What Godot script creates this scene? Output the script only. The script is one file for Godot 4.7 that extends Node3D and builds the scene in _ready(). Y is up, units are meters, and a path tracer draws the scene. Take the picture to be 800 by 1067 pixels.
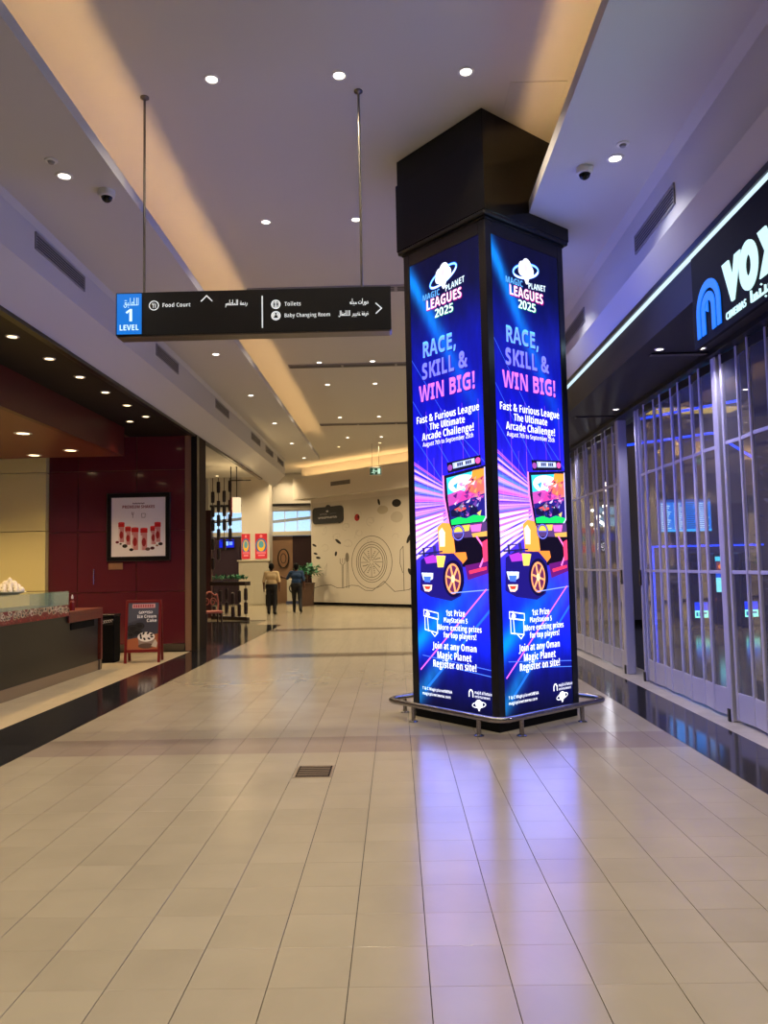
extends Node3D
# A mall corridor: LED advertising pillar, hanging way-finding sign, sweet shop and cafe on one side, a closed cinema on the other.
# x runs across the corridor, -z runs down it, y is up; metres.

const PITCH := 0.3            # floor tile pitch
const JX := -0.209            # one joint of the tile grid in x
const JZ := -2.93             # one joint of the tile grid in z
const TRAY := 5.92            # height of the tray ceiling
const SIDE := 5.05            # height of the lower side ceilings
const WHITE_LIGHT := Color(1.0, 0.93, 0.82)
const WARM_LIGHT := Color(1.0, 0.80, 0.53)

var M := {}
var used := {}
var rng := RandomNumberGenerator.new()


# ---------------------------------------------------------------- mesh building
class Shape:
	var v := PackedVector3Array()
	var n := PackedVector3Array()
	var u := PackedVector2Array()

	func tri(a: Vector3, b: Vector3, c: Vector3, na: Vector3, nb: Vector3, nc: Vector3, ua := Vector2.ZERO, ub := Vector2.ZERO, uc := Vector2.ZERO) -> void:
		if (b - a).cross(c - a).dot(na + nb + nc) > 0.0:
			v.append_array([a, c, b]); n.append_array([na, nc, nb]); u.append_array([ua, uc, ub])
		else:
			v.append_array([a, b, c]); n.append_array([na, nb, nc]); u.append_array([ua, ub, uc])

	func quad(a: Vector3, b: Vector3, c: Vector3, d: Vector3, nr: Vector3) -> void:
		var ta := Vector2(0, 0)
		var tb := Vector2(1, 0)
		var tc := Vector2(1, 1)
		var td := Vector2(0, 1)
		tri(a, b, c, nr, nr, nr, ta, tb, tc)
		tri(a, c, d, nr, nr, nr, ta, tc, td)

	# a flat picture: corners in reading order top-left, top-right, bottom-right, bottom-left
	func picture(tl: Vector3, tr: Vector3, br: Vector3, bl: Vector3) -> void:
		var nr := (bl - tl).cross(tr - tl).normalized()
		quad(tl, tr, br, bl, nr)

	func box(c: Vector3, s: Vector3, b := Basis()) -> Shape:
		var h := s * 0.5
		for ax in 3:
			for sg in [-1.0, 1.0]:
				var e := Vector3.ZERO; e[ax] = sg
				var p := Vector3.ZERO; p[(ax + 1) % 3] = 1.0
				var q := Vector3.ZERO; q[(ax + 2) % 3] = 1.0
				var k := []
				for w in [[-1, -1], [1, -1], [1, 1], [-1, 1]]:
					k.append(c + b * ((e + p * w[0] + q * w[1]) * h))
				quad(k[0], k[1], k[2], k[3], b * e)
		return self

	func span(a: Vector3, b: Vector3) -> Shape:
		return box((a + b) * 0.5, (b - a).abs())

	# a box with chamfered edges
	func cbox(c: Vector3, s: Vector3, bev := 0.005, b := Basis()) -> Shape:
		var h := s * 0.5
		bev = minf(bev, minf(h.x, minf(h.y, h.z)) * 0.49)
		var i := h - Vector3.ONE * bev
		for ax in 3:
			var bx := (ax + 1) % 3
			var cx := (ax + 2) % 3
			for sg in [-1.0, 1.0]:
				var k := []
				for w in [[-1, -1], [1, -1], [1, 1], [-1, 1]]:
					var p := Vector3.ZERO
					p[ax] = sg * h[ax]; p[bx] = w[0] * i[bx]; p[cx] = w[1] * i[cx]
					k.append(c + b * p)
				var e := Vector3.ZERO; e[ax] = sg
				quad(k[0], k[1], k[2], k[3], b * e)
				for sb in [-1.0, 1.0]:
					var k2 := []
					for w in [[0, -1], [0, 1], [1, 1], [1, -1]]:
						var p := Vector3.ZERO
						p[ax] = sg * (h[ax] if w[0] == 0 else i[ax])
						p[bx] = sb * (i[bx] if w[0] == 0 else h[bx])
						p[cx] = w[1] * i[cx]
						k2.append(c + b * p)
					var e2 := Vector3.ZERO; e2[ax] = sg; e2[bx] = sb
					quad(k2[0], k2[1], k2[2], k2[3], b * e2.normalized())
		for sx in [-1.0, 1.0]:
			for sy in [-1.0, 1.0]:
				for sz in [-1.0, 1.0]:
					var w := Vector3(sx, sy, sz)
					var nr: Vector3 = b * w.normalized()
					tri(c + b * Vector3(sx * h.x, sy * i.y, sz * i.z), c + b * Vector3(sx * i.x, sy * h.y, sz * i.z), c + b * Vector3(sx * i.x, sy * i.y, sz * h.z), nr, nr, nr)
		return self

	# a round bar along a line of points; radii may vary
	func tube(pts: Array, r, seg := 10, closed := false) -> Shape:
		var cnt := pts.size()
		var rings := []
		var up := Vector3.UP
		for i in cnt:
			var pa: Vector3 = pts[(i - 1 + cnt) % cnt] if closed else pts[maxi(i - 1, 0)]
			var pb: Vector3 = pts[(i + 1) % cnt] if closed else pts[mini(i + 1, cnt - 1)]
			var d: Vector3 = (pb - pa).normalized()
			if absf(d.dot(up)) > 0.95:
				up = Vector3.RIGHT if absf(d.x) < 0.8 else Vector3.BACK
			var sx := d.cross(up).normalized()
			var sy := sx.cross(d).normalized()
			up = sy
			var rad: float = r[i] if r is Array else r
			var ring := []
			for k in seg:
				var a := TAU * k / seg
				var nr := sx * cos(a) + sy * sin(a)
				ring.append([pts[i] + nr * rad, nr])
			rings.append(ring)
		for i in (cnt if closed else cnt - 1):
			var A: Array = rings[i]
			var B: Array = rings[(i + 1) % cnt]
			for k in seg:
				var l := (k + 1) % seg
				tri(A[k][0], A[l][0], B[l][0], A[k][1], A[l][1], B[l][1])
				tri(A[k][0], B[l][0], B[k][0], A[k][1], B[l][1], B[k][1])
		if not closed:
			for e in [0, cnt - 1]:
				var d: Vector3 = (pts[0] - pts[1]).normalized() if e == 0 else (pts[cnt - 1] - pts[cnt - 2]).normalized()
				for k in seg:
					tri(pts[e], rings[e][k][0], rings[e][(k + 1) % seg][0], d, d, d)
		return self

	# a turned shape: profile of (radius, height) from bottom to top
	func lathe(profile: Array, seg := 16, at := Vector3.ZERO, b := Basis()) -> Shape:
		for i in profile.size() - 1:
			var p: Vector2 = profile[i]
			var q: Vector2 = profile[i + 1]
			var t := q - p
			if t.length() < 1e-6:
				continue
			var nn := Vector2(t.y, -t.x).normalized()
			for k in seg:
				var a := TAU * k / seg
				var c := TAU * (k + 1) / seg
				var da := Vector3(cos(a), 0, sin(a))
				var dc := Vector3(cos(c), 0, sin(c))
				var na := b * (da * nn.x + Vector3.UP * nn.y)
				var nc := b * (dc * nn.x + Vector3.UP * nn.y)
				var p1 := at + b * (da * p.x + Vector3.UP * p.y)
				var p2 := at + b * (dc * p.x + Vector3.UP * p.y)
				var q1 := at + b * (da * q.x + Vector3.UP * q.y)
				var q2 := at + b * (dc * q.x + Vector3.UP * q.y)
				if p.x > 1e-6:
					tri(p1, p2, q2, na, nc, nc)
				if q.x > 1e-6:
					tri(p1, q2, q1, na, nc, na)
		return self

	# an outline in the local xy plane, thick along local z from z0 to z1
	func prism(poly: PackedVector2Array, z0: float, z1: float, t := Transform3D()) -> Shape:
		var idx := Geometry2D.triangulate_polygon(poly)
		for k in range(0, idx.size(), 3):
			for z in [z0, z1]:
				var e := t.basis * Vector3(0, 0, 1.0 if (z == maxf(z0, z1)) else -1.0)
				tri(t * Vector3(poly[idx[k]].x, poly[idx[k]].y, z), t * Vector3(poly[idx[k + 1]].x, poly[idx[k + 1]].y, z), t * Vector3(poly[idx[k + 2]].x, poly[idx[k + 2]].y, z), e, e, e)
		var cw := 1.0 if Geometry2D.is_polygon_clockwise(poly) else -1.0
		for k in poly.size():
			var a := poly[k]
			var c := poly[(k + 1) % poly.size()]
			var d := c - a
			var e2 := t.basis * Vector3(-d.y * cw, d.x * cw, 0).normalized()
			quad(t * Vector3(a.x, a.y, z0), t * Vector3(c.x, c.y, z0), t * Vector3(c.x, c.y, z1), t * Vector3(a.x, a.y, z1), e2)
		return self

	func mesh() -> ArrayMesh:
		var arr := []
		arr.resize(Mesh.ARRAY_MAX)
		arr[Mesh.ARRAY_VERTEX] = v
		arr[Mesh.ARRAY_NORMAL] = n
		arr[Mesh.ARRAY_TEX_UV] = u
		var m := ArrayMesh.new()
		m.add_surface_from_arrays(Mesh.PRIMITIVE_TRIANGLES, arr)
		return m


# ---------------------------------------------------------------- pictures: print, screens and lettering
class Pic:
	var im: Image
	var w: int
	var h: int
	static var font_bold: SystemFont
	static var font_thin: SystemFont

	func _init(ww: int, hh: int, c: Color) -> void:
		w = ww; h = hh
		im = Image.create_empty(w, h, false, Image.FORMAT_RGBA8)
		im.fill(c)

	var from_y := 0.0
	var to_y := 0.0
	var squash := 1.0

	# later shapes are moved and squeezed in height
	func set_remap(a: float, b: float, k: float) -> void:
		from_y = a; to_y = b; squash = k

	func poly(given: PackedVector2Array, c: Color) -> void:
		var p := given
		if squash != 1.0:
			p = PackedVector2Array()
			for q in given:
				p.append(Vector2(q.x, to_y + (q.y - from_y) * squash))
		var lo := h
		var hi := 0
		for q in p:
			lo = mini(lo, floori(q.y)); hi = maxi(hi, ceili(q.y))
		lo = maxi(lo, 0); hi = mini(hi, h)
		var cnt := p.size()
		for y in range(lo, hi):
			var yc := y + 0.5
			var xs: Array[float] = []
			for i in cnt:
				var a := p[i]
				var b := p[(i + 1) % cnt]
				if (a.y <= yc) != (b.y <= yc):
					xs.append(a.x + (b.x - a.x) * (yc - a.y) / (b.y - a.y))
			xs.sort()
			for k in range(0, xs.size() - 1, 2):
				var x0 := maxi(roundi(xs[k]), 0)
				var x1 := mini(roundi(xs[k + 1]), w)
				if x1 > x0:
					if c.a >= 0.99:
						im.fill_rect(Rect2i(x0, y, x1 - x0, 1), c)
					else:
						for x in range(x0, x1):
							im.set_pixel(x, y, im.get_pixel(x, y).lerp(Color(c, 1.0), c.a))

	func pts(a: Array) -> PackedVector2Array:
		var p := PackedVector2Array()
		for k in range(0, a.size(), 2):
			p.append(Vector2(a[k], a[k + 1]))
		return p

	func shape(a: Array, c: Color) -> void:
		poly(pts(a), c)

	func rect(x: float, y: float, ww: float, hh: float, c: Color) -> void:
		poly(PackedVector2Array([Vector2(x, y), Vector2(x + ww, y), Vector2(x + ww, y + hh), Vector2(x, y + hh)]), c)

	func ellipse(cx: float, cy: float, rx: float, ry: float, c: Color, turn := 0.0) -> void:
		var p := PackedVector2Array()
		for k in 40:
			p.append(Vector2(cx, cy) + Vector2(cos(TAU * k / 40) * rx, sin(TAU * k / 40) * ry).rotated(turn))
		poly(p, c)

	func line(a: Vector2, b: Vector2, wd: float, c: Color) -> void:
		var d := (b - a).normalized() * wd * 0.5
		var s := Vector2(-d.y, d.x)
		poly(PackedVector2Array([a + s - d, b + s + d, b - s + d, a - s - d]), c)

	func path(p: PackedVector2Array, wd: float, c: Color, closed := false) -> void:
		for i in (p.size() if closed else p.size() - 1):
			line(p[i], p[(i + 1) % p.size()], wd, c)

	func ring(cx: float, cy: float, rx: float, ry: float, wd: float, c: Color, turn := 0.0, a0 := 0.0, a1 := TAU) -> void:
		var p := PackedVector2Array()
		for k in 41:
			var a := lerpf(a0, a1, k / 40.0)
			p.append(Vector2(cx, cy) + Vector2(cos(a) * rx, sin(a) * ry).rotated(turn))
		path(p, wd, c)

	# words with their middle (or start) at x and their baseline at y; tall = height of a capital; wide = stretch
	func words(s: String, x: float, y: float, tall: float, c: Color, align := 0, wide := 1.0, bold := true, tilt := 0.0) -> void:
		var t := TextMesh.new()
		t.font = font_bold if bold else font_thin
		t.text = s
		t.font_size = 64
		t.pixel_size = 1.0
		t.depth = 0.0
		t.horizontal_alignment = HORIZONTAL_ALIGNMENT_LEFT
		t.vertical_alignment = VERTICAL_ALIGNMENT_BOTTOM
		var arr := t.get_mesh_arrays()
		var vv: PackedVector3Array = arr[Mesh.ARRAY_VERTEX]
		if vv.is_empty():
			return
		var ii: PackedInt32Array = arr[Mesh.ARRAY_INDEX] if arr[Mesh.ARRAY_INDEX] != null else PackedInt32Array(range(vv.size()))
		var cap := TextMesh.new()
		cap.font = t.font; cap.text = "H"; cap.font_size = 64; cap.pixel_size = 1.0; cap.depth = 0.0
		cap.vertical_alignment = VERTICAL_ALIGNMENT_BOTTOM
		var cv: PackedVector3Array = cap.get_mesh_arrays()[Mesh.ARRAY_VERTEX]
		var base := 1e9
		var top := -1e9
		for q in cv:
			base = minf(base, q.y); top = maxf(top, q.y)
		var lo := 1e9
		var hi := -1e9
		for q in vv:
			lo = minf(lo, q.x); hi = maxf(hi, q.x)
		var k := tall / (top - base)
		var off := x - (lo if align < 0 else (lo + hi) * 0.5 if align == 0 else hi) * k * wide
		for i in range(0, ii.size(), 3):
			var p := PackedVector2Array()
			for j in 3:
				var q := vv[ii[i + j]]
				var px := off + q.x * k * wide
				p.append(Vector2(px, y - (q.y - base) * k - tilt * (px - x)))
			poly(p, c)

	# Arabic words as pen strokes, right end at x, baseline at y; tall = height of an alif
	func arabic(letters: Array, x: float, y: float, tall: float, c: Color, wd := 0.14) -> float:
		var G := {
			"alif": [0.26, [[-0.13, 0.0, -0.13, 1.0]], []],
			"lam": [0.3, [[-0.1, 1.0, -0.1, 0.0, 0.0, 0.0, -0.3, 0.0]], []],
			"lam_end": [0.4, [[-0.1, 1.0, -0.1, -0.1, -0.25, -0.3, -0.4, -0.1]], []],
			"tah": [0.62, [[0.0, 0.0, -0.6, 0.0, -0.62, 0.0], [-0.18, 0.1, -0.3, 0.4, -0.48, 0.4, -0.52, 0.1, -0.4, 0.0], [-0.18, 0.0, -0.18, 1.0]], []],
			"beh": [0.3, [[0.0, 0.0, -0.15, 0.0, -0.15, 0.34], [-0.15, 0.0, -0.3, 0.0]], [[-0.15, -0.3]]],
			"noon": [0.3, [[0.0, 0.0, -0.15, 0.0, -0.15, 0.34], [-0.15, 0.0, -0.3, 0.0]], [[-0.15, 0.62]]],
			"teh": [0.34, [[0.0, 0.0, -0.17, 0.0, -0.17, 0.34], [-0.17, 0.0, -0.34, 0.0]], [[-0.08, 0.62], [-0.28, 0.62]]],
			"teh_end": [0.7, [[-0.05, 0.35, -0.08, 0.05, -0.2, 0.0, -0.55, 0.0, -0.66, 0.1, -0.66, 0.35]], [[-0.28, 0.5], [-0.46, 0.5]]],
			"yeh": [0.34, [[0.0, 0.0, -0.17, 0.0, -0.17, 0.34], [-0.17, 0.0, -0.34, 0.0]], [[-0.08, -0.3], [-0.28, -0.3]]],
			"qaf": [0.5, [[0.0, 0.0, -0.1, 0.1, -0.14, 0.36, -0.32, 0.36, -0.34, 0.1, -0.16, 0.05, -0.14, -0.2, -0.3, -0.34, -0.48, -0.2, -0.5, 0.0]], [[-0.14, 0.66], [-0.34, 0.66]]],
			"reh": [0.3, [[-0.06, 0.32, -0.08, 0.0, -0.3, -0.3]], []],
			"dal": [0.36, [[-0.14, 0.45, -0.05, 0.05, -0.32, 0.0]], []],
			"heh": [0.42, [[0.0, 0.0, -0.1, 0.34, -0.32, 0.3, -0.3, 0.05, -0.12, 0.02], [-0.1, 0.0, -0.42, 0.0]], []],
			"heh_end": [0.34, [[0.0, 0.0, -0.1, 0.0, -0.14, 0.4, -0.32, 0.3, -0.28, 0.02, -0.1, 0.0]], []],
			"teh_round": [0.34, [[0.0, 0.0, -0.1, 0.0, -0.14, 0.4, -0.32, 0.3, -0.28, 0.02, -0.1, 0.0]], [[-0.1, 0.66], [-0.3, 0.66]]],
			"meem": [0.36, [[0.0, 0.0, -0.08, 0.26, -0.26, 0.26, -0.26, 0.0, -0.08, 0.0], [-0.2, 0.0, -0.36, 0.0]], []],
			"meem_end": [0.36, [[0.0, 0.0, -0.08, 0.22, -0.26, 0.22, -0.28, 0.0, -0.1, 0.0], [-0.26, 0.0, -0.32, -0.4]], []],
			"ain": [0.36, [[0.0, 0.0, -0.06, 0.32, -0.3, 0.32, -0.18, 0.05, -0.36, 0.0]], []],
			"ghain": [0.36, [[-0.28, 0.36, -0.1, 0.36, -0.08, 0.1, -0.36, 0.0]], [[-0.18, 0.66]]],
			"waw": [0.36, [[-0.3, 0.06, -0.3, 0.34, -0.1, 0.34, -0.08, 0.05, -0.2, -0.25, -0.36, -0.3], [-0.3, 0.06, -0.1, 0.02]], []],
			"feh": [0.36, [[0.0, 0.0, -0.36, 0.0], [-0.14, 0.0, -0.1, 0.34, -0.28, 0.34, -0.26, 0.04]], [[-0.19, 0.62]]],
			"seen": [0.5, [[0.0, 0.0, -0.06, 0.3, -0.1, 0.0, -0.2, 0.0, -0.22, 0.3, -0.26, 0.0, -0.36, 0.0, -0.38, 0.3, -0.42, 0.0, -0.5, 0.0]], []],
			"gap": [0.34, [], []],
		}
		var at := x
		for l in letters:
			var g: Array = G[l]
			for s in g[1]:
				var p := PackedVector2Array()
				for k in range(0, s.size(), 2):
					p.append(Vector2(at + s[k] * tall, y - s[k + 1] * tall))
				path(p, tall * wd, c)
			for d in g[2]:
				ellipse(at + d[0] * tall, y - d[1] * tall, tall * 0.07, tall * 0.07, c)
			at -= g[0] * tall
		return at

	func texture(ww: int, hh: int) -> ImageTexture:
		im.resize(ww, hh, Image.INTERPOLATE_LANCZOS)
		return ImageTexture.create_from_image(im)


# ---------------------------------------------------------------- nodes
func numbered(called: String) -> String:
	used[called] = used.get(called, -1) + 1
	return called if used[called] == 0 else "%s_%03d" % [called, used[called]]


func tag(o: Node3D, label: String, category: String, group := "", kind := "") -> Node3D:
	o.set_meta("label", label)
	o.set_meta("category", category)
	if group:
		o.set_meta("group", group)
	if kind:
		o.set_meta("kind", kind)
	return o


func obj(called: String, s, m: Material, parent: Node = null, at := Vector3.ZERO) -> MeshInstance3D:
	var o := MeshInstance3D.new()
	o.mesh = s.mesh() if s is Shape else s
	o.material_override = m
	o.position = at
	if parent == null:
		o.name = numbered(called)
		add_child(o)
	else:
		o.name = called
		parent.add_child(o, true)
	return o


func base(called: String, at: Vector3, label: String, category: String, group := "", turn := 0.0) -> Node3D:
	var o := Node3D.new()
	o.name = numbered(called)
	add_child(o)
	o.position = at
	o.rotation.y = turn
	tag(o, label, category, group)
	return o


func copy(src: Node3D, called: String, at: Vector3, turn := 0.0, label := "") -> Node3D:
	var o: Node3D = src.duplicate()
	o.name = numbered(called)
	add_child(o)
	o.position = at
	o.rotation.y = turn
	if label:
		o.set_meta("label", label)
	return o


func struct(called: String, s, m: Material, label := "") -> MeshInstance3D:
	var o := obj(called, s, m)
	o.set_meta("kind", "structure")
	if label:
		o.set_meta("label", label)
	return o


func sh() -> Shape:
	return Shape.new()


func mat(called: String, c: Color, rough := 0.6, metal := 0.0, spec := 0.5) -> StandardMaterial3D:
	var m := StandardMaterial3D.new()
	m.resource_name = called
	m.albedo_color = c
	m.roughness = rough
	m.metallic = metal
	m.metallic_specular = spec
	M[called] = m
	return m


func glow(called: String, c: Color, power: float) -> StandardMaterial3D:
	var m := mat(called, Color(0.05, 0.05, 0.05), 0.4)
	m.emission_enabled = true
	m.emission = c
	m.emission_energy_multiplier = power
	return m


func glass(called: String, c: Color, alpha: float, rough := 0.03) -> StandardMaterial3D:
	var m := mat(called, Color(c, alpha), rough)
	m.transparency = BaseMaterial3D.TRANSPARENCY_ALPHA
	return m


# speckle laid over a material by a noise picture
func speckle(m: StandardMaterial3D, lo: Color, hi: Color, freq: float, scale: float, sd := 3, octaves := 4) -> void:
	var f := FastNoiseLite.new()
	f.seed = sd
	f.noise_type = FastNoiseLite.TYPE_SIMPLEX_SMOOTH
	f.frequency = freq
	f.fractal_octaves = octaves
	var g := Gradient.new()
	g.set_color(0, lo); g.set_color(1, hi)
	var t := NoiseTexture2D.new()
	t.width = 512; t.height = 512
	t.seamless = true
	t.noise = f
	t.color_ramp = g
	m.albedo_color = Color.WHITE
	m.albedo_texture = t
	m.uv1_triplanar = true
	m.uv1_world_triplanar = true
	m.uv1_scale = Vector3.ONE * scale


func picture_mat(called: String, t: Texture2D, rough := 0.35, power := 0.0) -> StandardMaterial3D:
	var m := mat(called, Color.WHITE, rough)
	if power > 0.0:
		m.albedo_color = Color(0.02, 0.02, 0.02)
		m.emission_enabled = true
		m.emission = Color.BLACK
		m.emission_operator = BaseMaterial3D.EMISSION_OP_ADD
		m.emission_texture = t
		m.emission_energy_multiplier = power
	else:
		m.albedo_texture = t
	m.texture_filter = BaseMaterial3D.TEXTURE_FILTER_LINEAR
	return m


func area(called: String, at: Vector3, towards: Vector3, size: Vector2, c: Color, energy: float, up := Vector3.UP, parent: Node = null) -> AreaLight3D:
	var l := AreaLight3D.new()
	l.name = called
	l.area_size = size
	l.light_color = c
	l.light_energy = energy
	l.area_range = 40.0
	l.shadow_enabled = true
	(parent if parent else self).add_child(l, true)
	var z := -towards.normalized()
	var x := up.cross(z).normalized()
	l.transform = Transform3D(Basis(x, z.cross(x), z), at)
	return l


func spot(parent: Node, at: Vector3, c: Color, energy: float, angle := 52.0, size := 0.045) -> SpotLight3D:
	var l := SpotLight3D.new()
	l.name = "lamp"
	l.light_color = c
	l.light_energy = energy
	l.spot_angle = angle
	l.spot_angle_attenuation = 0.9
	l.spot_range = 40.0
	l.spot_attenuation = 2.0
	l.light_size = size
	l.shadow_enabled = true
	l.position = at
	l.rotation_degrees.x = -90
	parent.add_child(l, true)
	return l


func _ready() -> void:
	rng.seed = 11
	# camera: eye height of a standing person, tipped up a little and slightly rolled
	var cam := Camera3D.new()
	cam.name = "camera"
	cam.fov = rad_to_deg(2.0 * atan(533.5 / 800.0))
	cam.near = 0.05
	cam.far = 120.0
	cam.transform = Transform3D(Basis(Vector3.UP, deg_to_rad(0.85)) * Basis(Vector3.RIGHT, deg_to_rad(4.1)) * Basis(Vector3.BACK, deg_to_rad(-1.15)), Vector3(0, 1.535, 0))
	add_child(cam)
	cam.current = true
	# daylight sky, seen only through the far windows
	var we := WorldEnvironment.new()
	we.name = "surroundings"
	var e := Environment.new()
	var sky := Sky.new()
	var sm := ProceduralSkyMaterial.new()
	sm.sky_top_color = Color(0.42, 0.64, 0.9)
	sm.sky_horizon_color = Color(0.66, 0.82, 0.95)
	sm.ground_bottom_color = Color(0.5, 0.48, 0.44)
	sm.ground_horizon_color = Color(0.66, 0.78, 0.88)
	sm.sky_energy_multiplier = 1.35
	sky.sky_material = sm
	e.background_mode = Environment.BG_SKY
	e.sky = sky
	e.tonemap_mode = Environment.TONE_MAPPER_LINEAR
	e.tonemap_exposure = 1.0
	e.sdfgi_enabled = true
	e.ssao_enabled = true
	e.ssil_enabled = true
	we.environment = e
	add_child(we)
	Pic.font_bold = SystemFont.new()
	Pic.font_bold.font_names = PackedStringArray(["Droid Sans"])
	Pic.font_bold.font_weight = 700
	Pic.font_thin = SystemFont.new()
	Pic.font_thin.font_names = PackedStringArray(["Droid Sans"])
	materials()
	cove_lights()
	build_floor()
	build_ceilings()
	build_walls()
	build_downlights()
	build_pillar()
	build_rail()
	build_hanging_sign()
	build_ceiling_fittings()
	build_sweet_shop()
	build_cafe()
	build_far_end()
	build_cinema_front()
	build_gate()
	build_cinema_inside()
	build_people()


func materials() -> void:
	var m := mat("floor_tile", Color(0.62, 0.56, 0.44), 0.19)
	speckle(m, Color(0.55, 0.51, 0.43), Color(0.59, 0.55, 0.465), 0.006, 0.35, 5)
	m = mat("floor_tile_grey", Color(0.6, 0.56, 0.46), 0.2)
	speckle(m, Color(0.545, 0.505, 0.425), Color(0.585, 0.545, 0.46), 0.006, 0.41, 9)
	m = mat("floor_tile_light", Color(0.64, 0.58, 0.46), 0.18)
	speckle(m, Color(0.555, 0.515, 0.435), Color(0.595, 0.555, 0.47), 0.006, 0.37, 14)
	m = mat("floor_tile_band", Color(0.5, 0.45, 0.37), 0.19)
	speckle(m, Color(0.49, 0.44, 0.385), Color(0.53, 0.48, 0.42), 0.006, 0.39, 21)
	m = mat("floor_tile_dark", Color(0.2, 0.17, 0.15), 0.2)
	speckle(m, Color(0.24, 0.20, 0.175), Color(0.32, 0.275, 0.24), 0.01, 0.5, 27)
	mat("grout", Color(0.20, 0.18, 0.15), 0.9)
	m = mat("granite", Color(0.03, 0.03, 0.035), 0.1)
	speckle(m, Color(0.085, 0.085, 0.095), Color(0.55, 0.54, 0.53), 0.07, 1.2, 31, 3)
	var flecks: Gradient = m.albedo_texture.color_ramp
	flecks.add_point(0.70, Color(0.10, 0.10, 0.11))
	flecks.add_point(0.80, Color(0.30, 0.29, 0.29))
	m = mat("threshold_stone", Color(0.6, 0.57, 0.52), 0.3)
	speckle(m, Color(0.6, 0.57, 0.52), Color(0.7, 0.67, 0.62), 0.01, 0.6, 33)
	m = mat("cream_tile", Color(0.7, 0.62, 0.48), 0.28)
	speckle(m, Color(0.62, 0.57, 0.475), Color(0.68, 0.625, 0.52), 0.008, 0.4, 35)
	mat("paint", Color(0.77, 0.755, 0.725), 0.85)
	mat("paint_wall", Color(0.80, 0.77, 0.72), 0.85)
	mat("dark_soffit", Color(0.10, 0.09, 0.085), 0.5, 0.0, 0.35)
	mat("black_metal", Color(0.035, 0.035, 0.038), 0.32, 0.0)
	mat("black_gloss", Color(0.04, 0.038, 0.036), 0.16, 0.0, 0.4)
	mat("black_matt", Color(0.03, 0.03, 0.032), 0.7, 0.0, 0.25)
	mat("dark_bronze", Color(0.13, 0.095, 0.075), 0.75, 0.0, 0.2)
	mat("steel", Color(0.62, 0.60, 0.57), 0.25, 1.0)
	mat("chrome", Color(0.82, 0.82, 0.82), 0.08, 1.0)
	mat("dull_steel", Color(0.45, 0.43, 0.40), 0.4, 1.0)
	mat("aluminium", Color(0.74, 0.73, 0.76), 0.45, 0.25)
	mat("white_plastic", Color(0.84, 0.83, 0.80), 0.5)
	mat("grille", Color(0.56, 0.54, 0.52), 0.6)
	mat("vent_dark", Color(0.30, 0.285, 0.27), 0.8)
	m = mat("red_glass", Color(0.36, 0.13, 0.16), 0.14)
	m.clearcoat_enabled = true
	m.clearcoat = 0.5
	m.clearcoat_roughness = 0.05
	mat("red_panel", Color(0.32, 0.07, 0.055), 0.4)
	mat("yellow_panel", Color(0.88, 0.85, 0.60), 0.3)
	mat("kiosk_ceiling", Color(0.44, 0.22, 0.16), 0.4)
	mat("kiosk_black", Color(0.055, 0.05, 0.042), 0.35)
	m = mat("wood", Color(0.36, 0.15, 0.09), 0.4)
	speckle(m, Color(0.33, 0.13, 0.08), Color(0.44, 0.20, 0.12), 0.02, 1.5, 41)
	mat("plinth_tan", Color(0.52, 0.45, 0.35), 0.35, 0.3)
	mat("pilaster_tan", Color(0.55, 0.42, 0.32), 0.25)
	mat("red_paint", Color(0.42, 0.05, 0.05), 0.4)
	mat("maroon", Color(0.22, 0.06, 0.08), 0.5)
	mat("maroon_deep", Color(0.15, 0.045, 0.06), 0.5)
	mat("tan_wall", Color(0.52, 0.40, 0.30), 0.6)
	mat("purple_wall", Color(0.16, 0.09, 0.16), 0.5)
	mat("bead_wood", Color(0.10, 0.05, 0.045), 0.4)
	mat("leaf", Color(0.10, 0.36, 0.22), 0.5)
	mat("leaf_pale", Color(0.20, 0.50, 0.36), 0.5)
	mat("planter_brown", Color(0.33, 0.24, 0.18), 0.6)
	mat("chair_rose", Color(0.55, 0.30, 0.26), 0.5)
	mat("chair_wood", Color(0.14, 0.07, 0.05), 0.5)
	mat("booth_white", Color(0.76, 0.74, 0.67), 0.5)
	glass("clear_glass", Color(0.9, 0.95, 0.92), 0.1)
	glass("gate_pane", Color(0.86, 0.86, 0.9), 0.05, 0.04)
	glass("green_glass", Color(0.6, 0.75, 0.65), 0.25)
	glow("lens_white", Color(1.0, 0.96, 0.9), 6.0)
	glow("lens_warm", Color(1.0, 0.88, 0.66), 5.0)
	glow("strip_warm", Color(1.0, 0.74, 0.42), 1.5)
	glow("led_white", Color(0.84, 0.94, 1.0), 1.1)
	glow("led_blue", Color(0.1, 0.25, 1.0), 2.2)
	glow("sign_blue", Color(0.08, 0.46, 1.0), 1.2)
	glow("sign_white", Color(0.82, 0.98, 1.0), 1.15)


func cove_lights() -> void:
	# warm strips lie on the inside of the tray lips and shine straight up
	for s in [[-2.452, "strip_light"], [1.437, "strip_light"]]:
		var o := tag(obj(s[1], sh().span(Vector3(s[0] - 0.008, 5.075, 7.5), Vector3(s[0] + 0.008, 5.087, -24.6)), M.strip_warm), "warm light strip hidden behind the tray ceiling lip", "light strip", "cove light strips")
		o.set_meta("kind", "thing")
		area("cove_lamp", Vector3(s[0], 5.092, -8.55), Vector3.UP, Vector2(0.016, 32.0), WARM_LIGHT, 11.5, Vector3.BACK)


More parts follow.
